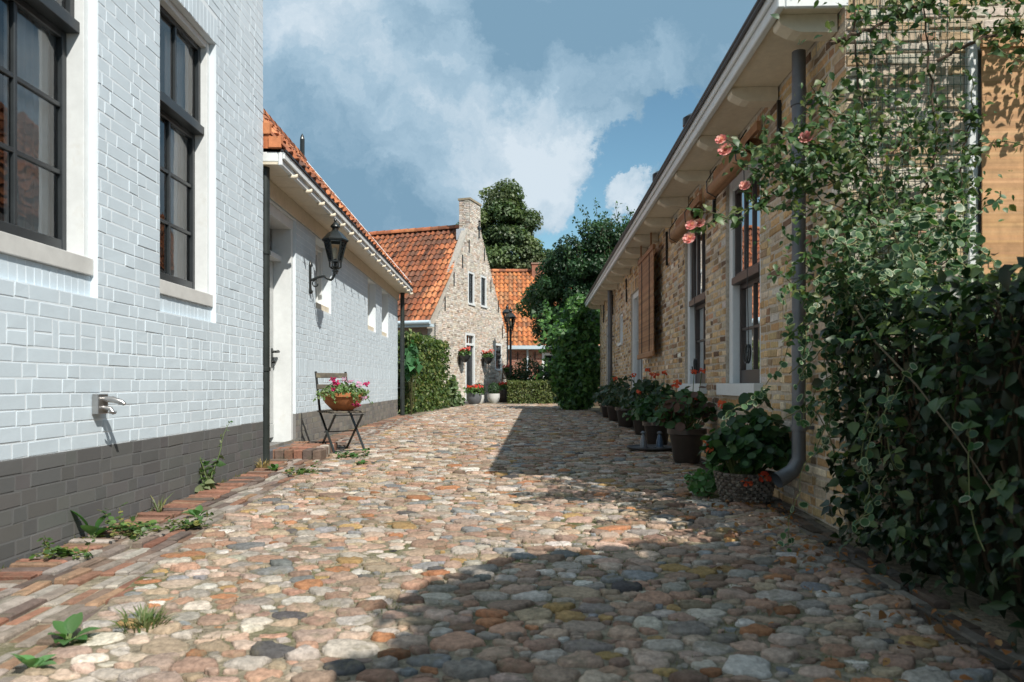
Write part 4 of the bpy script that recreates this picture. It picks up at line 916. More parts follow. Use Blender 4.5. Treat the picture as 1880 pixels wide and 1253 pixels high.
# variegated creeper: stems that climb and hang, leaves with cream rims
vc = thing('variegated_creeper', 'variegated creeper with cream-edged leaves tumbling over the house corner', 'climber', (0, 0, 0))
mv = MB(); mst = MB()
VGn = [(.04, .10, .04), (.055, .125, .05), (.03, .075, .033)]; VCr = [(.30, .37, .21), (.22, .30, .15), (.12, .20, .08), (.36, .40, .27), (.09, .16, .06)]
def strand(p, d, n, step, wander, grav, keep=None):
    P = [A(p, float)]; d = unit(A(d, float))
    for _ in range(n):
        d = unit(d + wander * rng.normal(size=3) * A((1, .45, 1)) + A((0, 0, grav))); P.append(P[-1] + d * step)
        if keep: P[-1] = keep(P[-1])
    return A(P)
def dress(mb, P, gap, size, side, cols, T, col2=None, face=(-.25, -1, .45), spread=.5, jit=.1):
    L = np.linalg.norm(np.diff(P, axis=0), axis=1).sum(); k = int(L / gap)
    if k < 1: return
    f = np.sort(rng.uniform(0, len(P) - 1.001, k)); i = f.astype(int); Q = P[i] + (P[i + 1] - P[i]) * (f - i)[:, None] + runit(k) * side
    leaves(mb, Q, unit(A(face, float))[None] + 0 * Q, size * rng.uniform(.6, 1.25, k), pal(k, cols, None, jit), T, pal(k, col2, None, .08) if col2 else None, spread=spread, droop=.35)
yk = lambda y0, y1, zmin=.03: (lambda q: A((q[0], min(max(q[1], y0), y1), max(q[2], zmin + zg(q[1])))))
gv = blob_plant('climbing_vine', 'big bright green climbing vine smothering the far end of the brick house', 'climber', (1.75, 21.2, .05),
    [(.3, .2, 2.4, .6, .9, .75), (-.05, -.1, 1.9, .5, .8, .7), (.35, -.2, 1.1, .5, .8, .9), (.2, .1, 2.95, .42, .8, .42), (-.32, .2, 2.2, .36, .7, .4), (.1, -.1, .45, .6, .8, .5), (-.25, -.2, 1.1, .4, .6, .7)], 18000, .13, VG, T_IVY, stems=30)
mb = MB()
for _ in range(70):
    a0 = rng.uniform(0, 6.28); q = strand((.0 + .75 * math.cos(a0), .0 + .9 * math.sin(a0), rng.uniform(1.0, 3.1)), (math.cos(a0), math.sin(a0), .5), 7, .06, .4, -.1); dress(mb, q, .04, .13, .06, VG, T_IVY, None, (-.3, -.6, .7), .6)
mb.build('leaves', M['leaf'], gv)
# hanging column over the wall corner and the downpipe
for _ in range(22):
    x = rng.normal(1.80, .06); P = strand((x, rng.uniform(3.85, 4.08), rng.uniform(1.1, 1.75)), (0, -.1, -1), int(rng.uniform(12, 30)), .05, .3, -.12, yk(3.75, 4.1)); mst.tube(P, .0028, 4, (.16, .15, .07)); dress(mv, P, .021, .042, .018, VGn, T_VARI, VCr)
# dense tumbling mass on the hedge top
for _ in range(60):
    x = rng.uniform(1.72, 2.5); z = 1.22 + .3 * math.exp(-((x - 1.95) / .35) ** 2) * rng.random() + .06 * rng.normal()
    P = strand((x, rng.uniform(3.5, 4.0), z), (rng.normal() * .7 - .2, -.5, .3), int(rng.uniform(6, 14)), .045, .4, -.06, yk(3.2, 4.1)); mst.tube(P, .003, 4, (.16, .15, .07)); dress(mv, P, .017, .043, .022, VGn, T_VARI, VCr, (-.2, -.8, .7))
# strands trailing down the lane face of the hedge and onto the cobbles
for _ in range(7):
    y = rng.uniform(2.6, 3.9); P = strand((1.66, y, rng.uniform(.25, 1.15)), (-.25, -.2, -.8), int(rng.uniform(7, 20)), .05, .28, -.1, lambda q: A((max(q[0], 1.42), q[1], max(q[2], zg(q[1]) + .03)))); mst.tube(P, .0026, 4, (.16, .17, .07)); dress(mv, P, .045, .04, .022, VGn, T_VARI, VCr, (-.7, -.6, .5))
mst.tube([(1.83, 3.95, -.04), (1.8, 3.9, .9), (1.74, 3.7, 1.2), (1.69, 3.4, 1.0), (1.66, 3.0, .8), (1.65, 2.7, .6), (1.64, 2.45, .4)], [.008, .007, .006, .005, .004, .003, .002], 5, (.14, .11, .07))      # runner along the hedge face
# upward part on the trellis
for _ in range(18):
    x = rng.uniform(1.74, 2.4); P = strand((x, rng.uniform(3.85, 4.07), rng.uniform(1.3, 2.1)), (rng.normal() * .6, 0, 1), int(rng.uniform(7, 18)), .045, .42, .02, yk(3.75, 4.09)); mst.tube(P, .003, 4, (.13, .11, .07)); dress(mv, P, .024 + .014 * rng.random(), .042, .022, VGn, T_VARI, VCr)
mv.build('leaves', M['leaf'], vc); mst.build('stems', M['stem'], vc)

# climbing rose on the trellis, arching over the lane
cr = thing('climbing_rose', 'climbing rose with bare woody stems and pink blooms on the trellis', 'climber', (0, 0, 0))
ml = MB(); mst = MB()
RG = [(.032, .078, .024), (.05, .105, .032), (.075, .135, .04), (.12, .15, .05)]
wood = (.10, .07, .05)
mains = [[(2.15, 3.95, .4), (2.12, 3.98, 1.2), (2.2, 4.0, 1.7), (2.33, 4.02, 2.1), (2.3, 4.03, 2.6), (2.22, 4.0, 3.2)],
         [(2.0, 3.95, .4), (1.98, 4.0, 1.3), (1.95, 4.0, 1.9), (1.9, 4.0, 2.4), (1.86, 3.97, 2.9), (1.95, 3.95, 3.3)],
         [(2.12, 3.95, 1.2), (2.3, 3.95, 1.55), (2.42, 3.95, 1.95), (2.5, 3.97, 2.3)],
         [(1.7, 3.9, 2.62), (1.95, 3.9, 2.72), (2.25, 3.9, 2.86), (2.7, 3.85, 3.05), (3.2, 3.85, 3.1)],
         [(2.3, 3.95, 2.55), (2.55, 3.9, 2.66), (2.85, 3.9, 2.68), (3.3, 3.9, 2.75)],
         [(1.98, 3.95, 1.5), (1.8, 3.9, 1.68), (1.55, 3.88, 1.72), (1.3, 3.88, 1.74), (1.05, 3.88, 1.66), (.98, 3.88, 1.64)],
         [(1.95, 3.95, 1.9), (1.75, 3.9, 2.02), (1.5, 3.88, 2.1), (1.28, 3.88, 2.06), (1.14, 3.88, 2.02)],
         [(1.9, 3.95, 2.1), (1.72, 3.9, 2.2), (1.6, 3.9, 2.35), (1.55, 3.9, 2.2), (1.56, 3.9, 2.1)],
         [(1.9, 3.95, 1.75), (1.65, 3.9, 1.92), (1.4, 3.9, 1.95), (1.24, 3.9, 1.86)],
         [(1.9, 3.9, 1.4), (1.72, 3.85, 1.35), (1.55, 3.85, 1.15), (1.42, 3.84, 1.02)],
         [(2.95, 3.9, 1.25), (2.88, 3.9, 1.5), (2.78, 3.9, 1.75), (2.8, 3.9, 1.95)], [(2.92, 3.9, 1.3), (2.97, 3.9, 1.6), (2.9, 3.9, 1.85)]]
def smooth(P, n=8):
    P = A(P, float); t = np.linspace(0, len(P) - 1, n * (len(P) - 1) + 1); i = np.clip(t.astype(int), 0, len(P) - 2); f = t - i
    pad = np.concatenate([[2 * P[0] - P[1]], P, [2 * P[-1] - P[-2]]]); a, b, c, d = pad[i], pad[i + 1], pad[i + 2], pad[i + 3]; f = f[:, None]
    Q = .5 * (2 * b + (c - a) * f + (2 * a - 5 * b + 4 * c - d) * f ** 2 + (3 * b - a - 3 * c + d) * f ** 3); Q[1:-1] += rng.normal(size=Q[1:-1].shape) * .006; return Q
for j, m_ in enumerate(mains):
    P = smooth(m_); r0 = .011 if j < 5 else .0055; mst.tube(P, np.linspace(r0, .003, len(P)), 6, wood if j < 5 else (.1, .12, .05))
    dress(ml, P, (.05, .05, .05, .03, .03, .022, .016, .02, .014, .06, .05, .06)[j], .055, .035, RG, T_LEAF, None, (-.2, -.9, .6), .6)
    for _ in range(9 if j < 5 else 5):
        b = P[rng.integers(len(P) // 4, len(P))]; q = strand(b, (rng.normal(), -.3, rng.normal() * .6 + .2), int(rng.uniform(4, 10)), .04, .35, .0, yk(3.7, 4.08)); mst.tube(q, .0026, 4, (.09, .1, .045)); dress(ml, q, .017, .052, .02, RG, T_LEAF, None, (-.2, -.9, .6), .6)
# thick leafy knots of the rose
for cx, cz, rx, rz, k in ((1.62, 1.98, .2, .11, 190), (1.88, 2.15, .2, .2, 150), (2.15, 2.2, .25, .14, 110), (2.35, 1.85, .2, .12, 90), (1.9, 1.72, .25, .12, 150), (2.3, 2.85, .35, .12, 120), (2.9, 2.95, .4, .12, 240), (1.95, 2.78, .15, .15, 60), (2.9, 2.62, .22, .1, 70), (1.75, 1.45, .2, .12, 110)):
    k = int(k * 1.6)
    P = np.stack([rng.normal(cx, rx * .8, k), rng.uniform(3.8, 4.06, k), rng.normal(cz, rz * .7, k)], 1); k = len(P); leaves(ml, P, unit(A((-.2, -.9, .7)))[None] + 0 * P, .046 * rng.uniform(.6, 1.25, k), pal(k, RG, None, .13), T_LEAF, spread=.6)
ml.build('leaves', M['leaf'], cr); mst.build('stems', M['stem'], cr)
PINK = [(.72, .30, .28), (.76, .42, .38), (.66, .2, .2)]
def bloom(parent, p, r, cols, n=16, name='bloom', m='petal'):
    mb = MB()
    for lay_, (rr, k, tilt) in enumerate(((1., n // 2, .35), (.75, n // 3, .8), (.5, n // 4, 1.3))):
        a = np.arange(k) * 2 * math.pi / k + lay_; f = unit(A((-.4, -.8, .35))); u = unit(np.cross(f, A((0, 0, 1.)))); w = np.cross(u, f)
        for q in a:
            dr = math.cos(q) * u + math.sin(q) * w; e = unit(dr + f * tilt); s = np.cross(e, f); s = unit(s); b = A(p) + f * .1 * r; t_ = b + e * r * rr; mid = b + e * r * rr * .6
            mb.add([b, mid + s * r * .42 * rr, t_ + s * r * .2 + f * .1 * r, t_ - s * r * .2 + f * .1 * r, mid - s * r * .42 * rr], [(0, 1, 2, 3), (0, 3, 4, 4)][:1], pal(1, cols, None, .12)[0]); mb.add([b, t_ - s * r * .2 + f * .1 * r, mid - s * r * .42 * rr], [(0, 1, 2)], pal(1, cols, None, .12)[0])
    return mb.build(name, M[m], parent)
for p, r in (((1.13, 3.86, 2.03), 0.040), ((1.11, 3.87, 2.09), 0.032), ((1.24, 3.88, 1.85), 0.032), ((.95, 3.86, 1.635), 0.032), ((.94, 3.86, 1.565), 0.036), ((1.56, 3.87, 2.1), 0.040), ((1.0, 3.87, 1.65), .03)):
    bloom(cr, p, r, PINK)

# ================================================================== CHAIR WITH FLOWER BOWL
ch = thing('folding_chair', 'weathered folding wooden chair with crossed iron legs by the white wall', 'chair', (-1.98, 8.45, float(zg(8.45)) - .005), R(40))
# local: x = width, -y = forward (towards the lane's near end)
W_, SZ, D_ = .19, .46, .2
for s in (-1, 1):
    m = MB(); m.bar((s * W_, .26, .93), (s * W_, .15, .46), .012, .026, (.02, .02, .02), up=(1, 0, 0)); m.bar((s * W_, .15, .46), (s * W_, -.22, .01), .012, .026, (.02, .02, .02), up=(1, 0, 0)); m.build('leg', M['black_iron'], ch)
    m = MB(); m.bar((s * (W_ - .02), -.2, .44), (s * (W_ - .02), .2, .01), .012, .024, (.02, .02, .02), up=(1, 0, 0)); m.build('leg', M['black_iron'], ch)
for y, z in ((.04, .235), (-.215, .03), (.19, .03), (-.19, .43)):
    m = MB(); m.tube([(-W_, y, z), (W_, y, z)], .007, 6); m.build('stretcher', M['black_iron'], ch)
m = MB()
for i in range(6): y = -.21 + i * .066; m.box(-.215, .215, y, y + .05, .455 + .004 * (i % 2), .475 + .004 * (i % 2))
m.build('seat', M['chair_wood'], ch, bevel=.004)
for z in (.885, .75):
    m = MB(); y = .15 + .11 * (z - .46) / .47; m.box(-.2, .2, y - .022, y - .008, z - .03, z + .03); m.build('back_slat', M['chair_wood'], ch, bevel=.004)
def flower(parent, p, r, cols, name='flower', k=6):
    m = MB(); n = k * 3; P = A(p) + runit(n) * r * A((1, 1, .75)); leaves(m, P, unit(P - A(p) + A((-.1, -.3, .3))), r * rng.uniform(.7, 1.15, n), pal(n, cols, None, .14), T_ROUND, spread=.4, droop=.1); return m.build(name, M['petal'], parent)
cz = float(zg(8.45)) + .478
fb = thing('flower_bowl', 'terracotta hanging bowl of pink petunias standing on the folding chair', 'flower pot', (-1.95, 8.42, cz))
m = MB(); m.lathe([(.0, 0), (.11, .0), (.15, .03), (.205, .09), (.232, .15), (.235, .155), (.25, .157), (.25, .2), (.235, .203), (.225, .16), (.0, .15)], 28); m.build('bowl', M['terracotta'], fb, smooth=False)
m = MB(); aa = np.linspace(0, math.pi, 24); m.tube(np.stack([.23 * np.cos(aa), .02 * np.sin(aa), .17 + .17 * np.sin(aa)], 1), .004, 6); m.build('handle', M['black_iron'], fb)
m = MB(); m.lathe([(0, .168), (.226, .166)], 20); m.build('soil', M['soil'], fb)
PG = [(.075, .15, .04), (.11, .2, .06), (.15, .24, .09), (.2, .26, .12)]
m = MB(); k = 620; a = rng.uniform(0, 6.28, k); r = .29 * rng.random(k) ** .5; z = .2 + .12 * rng.random(k) * (1 - (r / .33) ** 2) - .1 * np.maximum(r - .22, 0) / .1 * rng.random(k); P = np.stack([r * np.cos(a), r * np.sin(a), z], 1)
leaves(m, P, unit(np.stack([.5 * np.cos(a), .5 * np.sin(a), np.ones(k)], 1)), rng.uniform(.025, .055, k), pal(k, PG), T_LEAF, spread=.7)
for _ in range(9):
    a0 = rng.uniform(-2.6, .9); q = strand((.22 * math.cos(a0), .22 * math.sin(a0), .2), (math.cos(a0), math.sin(a0), .1), 6, .03, .25, -.15); m.tube(q, .003, 4, (.1, .16, .05)); dress(m, q, .012, .04, .015, PG, T_LEAF, None, (0, -.4, 1))
m.build('foliage', M['leaf'], fb)
MAG = [(.5, .02, .12), (.55, .05, .2), (.42, .015, .1)]; LIL = [(.6, .3, .5), (.65, .4, .55)]
for p, r, c in (((-.12, .02, .36), .028, MAG), ((-.05, -.12, .32), .03, MAG), ((.03, -.05, .35), .022, LIL), ((.1, -.05, .33), .022, LIL), ((.2, -.1, .3), .026, LIL), ((.27, .0, .3), .026, MAG), ((.27, -.13, .14), .026, LIL), ((.2, -.2, .07), .032, MAG), ((-.06, -.2, .24), .02, MAG)):
    flower(fb, p, r, c)

# ================================================================== GERANIUM POTS ALONG THE BRICK HOUSE
GER = [(.022, .065, .02), (.035, .09, .026), (.05, .115, .034), (.018, .05, .018)]
RED = [(.62, .09, .035), (.68, .13, .05), (.55, .06, .03)]
def geranium(label, X, Y, kind, r, h, pr, ph, n, flowers, lsize=.075, cols=GER, fl=RED, group='potted plants along the brick house', name='geranium_pot', lean=(0, 0), base=None):
    t = thing(name, label, 'potted plant', (X, Y, float(zg(Y)) + .012 if base is None else base), 0, group)
    m = MB()
    if kind == 'wicker':
        nr, ns = 9, 40
        for j in range(nr):
            for i in range(ns):
                a0, a1 = i * 6.2832 / ns, (i + 1.02) * 6.2832 / ns; rr = r * (.82 + .22 * j / nr); e = .008 * (1 if (i + j) % 2 else -1)
                z = h * (j + .5) / nr; m.tube([((rr - e) * math.cos(a0), (rr - e) * math.sin(a0), z), ((rr + e) * math.cos((a0 + a1) / 2), (rr + e) * math.sin((a0 + a1) / 2), z), ((rr - e) * math.cos(a1), (rr - e) * math.sin(a1), z)], h / nr * .52, 5, pal(1, [(.2, .165, .13), (.15, .125, .105), (.27, .23, .19)])[0], False)
        m.lathe([(0, .01), (r * .8, .01), (r * .98, h), (r * .9, h)], 24, c=(.16, .12, .09)); m.build('basket', M['wicker'], t)
    else:
        m.lathe([(0, 0), (r * .66, 0), (r * .7, .01), (r * .92, h * .8), (r * .95, h * .82), (r * 1.06, h * .84), (r * 1.06, h), (r * .96, h), (r * .9, h * .9), (0, h * .9)], 26); m.build('pot', M[kind], t)
    m = MB(); ms = MB(); top = A((lean[0], lean[1], h))
    heads = int(n / 9)
    for _ in range(heads):
        a = rng.uniform(0, 6.28); q = math.sqrt(rng.random()); e = A((lean[0] + pr * q * math.cos(a), lean[1] + pr * q * math.sin(a), h + ph * (1 - .75 * q * q) * rng.uniform(.45, 1.05)))
        b = A((r * .5 * math.cos(a) * q, r * .5 * math.sin(a) * q, h * .9)); ms.tube([b, (b + e) / 2 + A((0, 0, .04)), e], [.007, .006, .004], 5, (.09, .12, .04))
        k = 9; P = e + runit(k) * .075 * A((1, 1, .7)); leaves(m, P, unit(P - e + A((-.3, -.5, .9)) * .09), lsize * rng.uniform(.55, 1.25, k), pal(k, cols, None, .12), T_ROUND, spread=.4)
    m.build('foliage', M['leaf'], t); ms.build('stems', M['stem'], t)
    for (dx, dy, dz, fr) in flowers:
        dz *= .92; fr *= .85; mm = MB(); mm.tube([(dx * .4, dy * .4, h + ph * .3), (dx * .8, dy * .8, dz * .75), (dx, dy, dz)], .004, 5, (.09, .13, .04)); mm.build('flower_stalk', M['stem'], t); flower(t, (dx, dy, dz), fr, fl, 'flower_head', 5)
    return t
geranium('bushy geranium with orange-red blooms in a woven basket beside the downpipe', 1.66, 5.2, 'wicker', .2, .2, .26, .52, 620, [(-.25, -.02, .42, .04), (-.12, .08, .72, .042), (.06, -.2, .2, .035), (-.05, -.2, .17, .03)], lean=(.03, 0))
# pale trailing greenery at the basket
blob_plant('trailing_plant', 'small-leaved trailing plant spilling beside the woven basket', 'plant', (1.42, 5.35, float(zg(5.3))), [(0, 0, .12, .16, .12, .1), (.1, 0, .25, .1, .1, .12)], 340, .04, [(.07, .16, .05), (.1, .21, .07)], T_ROUND, stems=8)
geranium('red geranium in a big dark pot next to the woven basket', 1.76, 7.35, 'dark_pot', .185, .34, .3, .42, 420, [(.06, -.05, .72, .04), (-.1, .06, .86, .04), (.2, .05, .52, .035), (.1, .1, .98, .035), (.18, .1, 1.0, .03)], cols=[(.035, .09, .03), (.055, .12, .035), (.1, .05, .035)])
geranium('leafy geranium with orange blooms in a dark pot behind the glass lights', 1.78, 8.95, 'dark_pot', .17, .3, .36, .45, 460, [(-.22, .0, .72, .035), (-.02, 0, .95, .035), (.1, .05, .98, .03)])
geranium('dark-leaved geranium in a pot in front of the hanging blind', 1.93, 10.7, 'dark_pot', .18, .32, .36, .5, 360, [(-.15, 0, .95, .035), (.05, 0, 1.02, .035), (.12, 0, .97, .03)], cols=DK)
geranium('shady green geranium in a dark brown pot by the white door frame', 1.98, 12.6, 'dark_pot', .19, .34, .36, .5, 320, [(-.2, 0, .9, .035)], cols=DK)
geranium('dark potted shrub at the foot of the far downpipe', 2.08, 14.6, 'dark_pot', .2, .34, .4, .62, 320, [], cols=DK)
geranium('small dark pot with sparse foliage, farthest along the brick wall', 2.12, 16.1, 'dark_pot', .17, .28, .3, .4, 220, [], cols=DK)
sc = MB(); sc.lathe([(0, 0), (.24, 0), (.27, .018), (.275, .03), (.26, .03), (.245, .012), (0, .01)], 28); o = tag(sc.build('plant_saucer', M['grey_pot']), 'wide grey saucer on the cobbles holding two little glass lights', 'saucer'); o.location = (1.62, 8.55, float(zg(8.55)) + .018)
for dx, c, lb in ((-.09, 'lamp_glass', 'clear conical glass garden light on the grey saucer'), (.1, 'glass', 'bluish conical glass garden light on the grey saucer')):
    t = thing('garden_light', lb, 'garden light', (1.62 + dx, 8.5, float(zg(8.5)) + .05), 0, 'little glass garden lights')
    m = MB(); m.lathe([(.045, 0), (.04, .06), (.025, .12), (.016, .15)], 14); m.build('glass_shade', M['garden_glass_blue'] if c == 'glass' else M['garden_glass'], t, smooth=True)
    m = MB(); m.lathe([(0, .15), (.03, .15), (.032, .165), (.015, .18), (0, .182)], 14); m.build('cap', M['zinc'], t); m = MB(); m.lathe([(0, -.02), (.062, -.02), (.062, .0), (0, .0)], 14); m.build('base', M['zinc'], t)

# ================================================================== POTS AND BASKETS AT THE GABLED HOUSE
def gloc(s, out, z=.05): return (-2.72 + .337 * s + .9415 * out, 26 + .9415 * s - .337 * out, z)
def gpot(label, s, out, mat_, r, h, ball=None, fl=None, group='pots in front of the gabled house', z=.05):
    t = thing('flower_pot', label, 'flower pot', gloc(s, out, z), 0, group)
    m = MB(); m.lathe([(0, 0), (r * .6, 0), (r * .85, h * .25), (r, h * .6), (r * .97, h), (r * .88, h), (r * .88, h * .9), (0, h * .9)], 22); m.build('pot', M[mat_], t, smooth=False)
    m = MB()
    if ball:
        k = 900; d = runit(k); P = A((0, 0, h + ball * .8)) + d * ball * rng.uniform(.8, 1.02, k)[:, None]; leaves(m, P, d, rng.uniform(.035, .06, k), pal(k, [(.025, .065, .02), (.04, .09, .03)]), spread=.5)
    else:
        k = 260; a = rng.uniform(0, 6.28, k); q = r * 1.15 * rng.random(k) ** .5; P = np.stack([q * np.cos(a), q * np.sin(a), h + .2 * rng.random(k)], 1); leaves(m, P, unit(P - A((0, 0, h - .2))), rng.uniform(.05, .1, k), pal(k, [(.06, .13, .03), (.1, .18, .05)]), T_ROUND, spread=.6)
    m.build('foliage', M['leaf'], t)
    for i in range(7 if fl else 0):
        a = i * 2.4; q = r * (.2 + .13 * i); flower(t, (q * math.cos(a), q * math.sin(a), h + .2 + .03 * (i % 3)), .075, fl, 'flower_head', 4)
RD = [(.55, .03, .02), (.6, .07, .035)]; PK = [(.6, .16, .14), (.55, .06, .05)]
gpot('round grey bowl of red flowers left of the far doorstep', 1.75, .75, 'grey_pot', .29, .42, None, RD)
gpot('clipped box ball in a white pot, the one nearer the grey bowl', 2.55, .62, 'white_pot', .2, .34, .26)
gpot('clipped box ball in a white pot, the one nearer the plant ladder', 3.65, .8, 'white_pot', .25, .38, .24)
gpot('dark tapered pot of red flowers before the plant ladder', 4.75, .85, 'dark_pot', .3, .55, None, RD)
for s, lb in ((2.02, 'dark wall basket of pink flowers, nearer the tall hedge'), (4.42, 'dark wall basket of red flowers, between far door and lower window')):
    t = thing('wall_basket', lb, 'flower basket', gloc(s, .02, 1.75), dg, 'wall baskets beside the far door')
    m = MB(); m.lathe([(.02, -.12), (.1, -.08), (.19, .05), (.23, .17), (.21, .17), (.0, .14)], 16, (0, -.24, 0)); m.build('basket', M['sash'], t)
    m = MB(); m.box(-.03, .03, -.06, -.004, -.2, .3); m.build('bracket', M['black_iron'], t)
    m = MB(); k = 240; d = runit(k); d[:, 2] = abs(d[:, 2]); P = A((0, -.24, .18)) + d * A((.27, .25, .24)) * rng.uniform(.5, 1, k)[:, None]; leaves(m, P, d, rng.uniform(.05, .09, k), pal(k, [(.05, .11, .03), (.08, .15, .04)]), T_ROUND, spread=.6); m.build('foliage', M['leaf'], t)
    for i in range(8): a = i * 2.4; flower(t, (.16 * math.cos(a), -.24 + .16 * math.sin(a), .34 + .05 * (i % 3)), .06, PK if s < 3 else RD + PK, 'flower_head', 4)
ld = thing('plant_ladder', 'folding wooden plant ladder leaning by the corner of the gabled house', 'ladder', gloc(6.1, .75, .05), dg)
for s in (-.42, .42):
    m = MB(); m.bar((s, .3, 1.35), (s, -.32, .0), .05, .07, up=(1, 0, 0)); m.build('rail', M['wood'], ld); m = MB(); m.bar((s, .3, 1.35), (s, .42, 0), .05, .06, up=(1, 0, 0)); m.build('rail', M['wood'], ld)
for z, y in ((.3, -.12), (.65, .02), (1.0, .16)): m = MB(); m.box(-.44, .44, y - .13, y + .13, z - .02, z + .02); m.build('shelf', M['wood'], ld)
def lpot(label, s, out, z, mt, r, h, fl):
    gpot(label, s, out, mt, r, h, None, fl, 'pots on the plant ladder', z)
lpot('dark pot of red flowers on the top shelf of the ladder', 5.95, .58, 1.07, 'dark_pot', .16, .24, PK)
lpot('pot of red flowers on the middle shelf of the ladder', 6.2, .73, .72, 'terracotta', .13, .2, RD)
lpot('terracotta pot on the lowest shelf of the ladder', 5.95, .87, .37, 'terracotta', .15, .24, None)

# ================================================================== WEEDS, LITTER, GRASS
def weed(label, x, y, kind, n, size, h, rad, cols, group='weeds along the brick edging'):
    t = thing('weed', label, 'weed', (x, y, float(zg(y))), rng.uniform(0, 6.28), group); m = MB(); ms = MB()
    if kind == 'broad':
        for i in range(n):
            a = i * 2.4 + rng.normal() * .2; L = size * rng.uniform(.7, 1.2); el = rng.uniform(.35, 1.25); d = A((math.cos(a) * math.cos(el), math.sin(a) * math.cos(el), math.sin(el))); s = unit(np.cross(d, A((0, 0, 1.)))); u = np.cross(s, d)
            b = d * L * .25; ms.tube([(0, 0, 0), b], .004, 5, (.12, .17, .06)); c = pal(1, cols)[0]; ff = np.linspace(0, 1, 6); w = size * .26 * np.sin(ff * math.pi * .92 + .12); cur = -.22 * L * ff ** 2
            V = [b + d * L * .75 * f + u * (cu + ww * .3 * abs(k)) + s * ww * k for f, ww, cu in zip(ff, w, cur) for k in (-1, 0, 1)]
            m.add(V, [(3 * j + k, 3 * j + k + 1, 3 * j + k + 4, 3 * j + k + 3) for j in range(5) for k in (0, 1)], c)
    elif kind == 'mat':
        for _ in range(max(5, n // 14)):
            a = rng.uniform(0, 6.28); q = strand((0, 0, .015), (math.cos(a), math.sin(a), .3), int(rad / .022), .025, .35, -.08, lambda p: A((p[0], p[1], max(p[2], .012)))); ms.tube(q, .0022, 4, (.12, .13, .05)); k = 14; i = rng.integers(0, len(q), k); P = q[i] + runit(k) * .018 + A((0, 0, .012)); leaves(m, P, A((0, 0, 1.)) + 0 * P, size * rng.uniform(.6, 1.3, k), pal(k, cols, None, .16), T_ROUND, spread=.4)
    elif kind == 'tall':
        for _ in range(3):
            q = strand((rng.normal() * .02, rng.normal() * .02, 0), (rng.normal() * .12, rng.normal() * .12, 1), int(h / .035), .035, .12, 0); ms.tube(q, np.linspace(.005, .002, len(q)), 5, (.12, .17, .06)); f = rng.integers(1, len(q), n // 3); k = len(f); P = q[f] + runit(k) * .012; leaves(m, P, unit(runit(k) + A((0, 0, 1.))), size * rng.uniform(.5, 1.2, k) * (1.2 - f / len(q)), pal(k, cols), T_LEAF, spread=.5)
    else:
        for _ in range(n):
            a = rng.uniform(0, 6.28); r = rad * rng.random(); L = h * rng.uniform(.5, 1.1); b = A((r * math.cos(a), r * math.sin(a), 0)); d = unit(A((math.cos(a) * .5 + rng.normal() * .25, math.sin(a) * .5 + rng.normal() * .25, 1.))); s = unit(np.cross(d, A((math.cos(a), math.sin(a), .2)))) * .0035; p1 = b + d * L * .55; p2 = p1 + unit(d + A((math.cos(a) * .7, math.sin(a) * .7, -.2))) * L * .5
            m.add([b - s, b + s, p1 + s, p1 - s], [(0, 1, 2, 3)], pal(1, cols)[0]); m.add([p1 - s, p1 + s, p2], [(0, 1, 2)], pal(1, cols)[0])
    m.build('leaves', M['leaf'], t)
    if ms.V: ms.build('stems', M['stem'], t)
GR = [(.05, .13, .035), (.07, .16, .045), (.09, .19, .06)]; MT = [(.07, .14, .035), (.10, .17, .045), (.2, .2, .06), (.05, .10, .03)]
weed('upright broad-leaved weed at the wall foot, below the tap', -2.31, 4.02, 'broad', 6, .17, 0, 0, GR)
weed('low mat of creeping weed nearest the camera along the white wall', -2.2, 3.62, 'mat', 130, .026, 0, .14, MT)
weed('wide mat of creeping weed spreading from the broad-leaved weed', -2.13, 4.12, 'mat', 230, .028, 0, .22, MT)
weed('small creeping weed on the edging bricks, away from the wall', -1.88, 4.3, 'mat', 120, .025, 0, .13, MT)
weed('tall stemmed weed climbing against the grey base of the white house', -2.33, 5.62, 'tall', 84, .085, .56, 0, [(.07, .15, .05), (.1, .18, .07), (.16, .19, .1)])
weed('broad-leaved weed between the edging rows in the left foreground', -1.53, 2.52, 'broad', 8, .1, 0, 0, GR)
weed('pale jagged weed at the lower left edge of the photo', -1.5, 2.28, 'broad', 9, .075, 0, 0, [(.1, .24, .08), (.13, .28, .1)])
weed('spiky grass tuft by the large orange cobble', -1.34, 2.66, 'grass', 90, .05, .085, .08, [(.1, .15, .05), (.15, .17, .07)])
weed('green weed clump on the cobbles in front of the chair legs', -1.72, 7.85, 'mat', 150, .03, 0, .2, GR)
weed('small weed sprig on the cobbles beyond the brick step', -1.48, 7.2, 'broad', 8, .09, 0, 0, GR)
weed('low yellow-green weed on the edging short of the brick step', -1.9, 6.55, 'mat', 110, .028, 0, .17, MT)
weed('leafy sprig on the edging bricks between wall and cobbles', -1.98, 4.6, 'broad', 8, .1, 0, 0, GR)
weed('small weed at the foot of the downpipe by the tall house', -2.2, 6.75, 'broad', 9, .09, 0, 0, GR)
weed('dry yellow grass tuft in the corner at the downpipe foot', -2.34, 6.86, 'grass', 60, .05, .14, .05, [(.36, .27, .12), (.3, .24, .1)])
weed('thin grass blades at the foot of the grey wall base', -2.31, 4.78, 'grass', 14, .03, .16, .03, [(.12, .17, .06), (.2, .2, .08)])
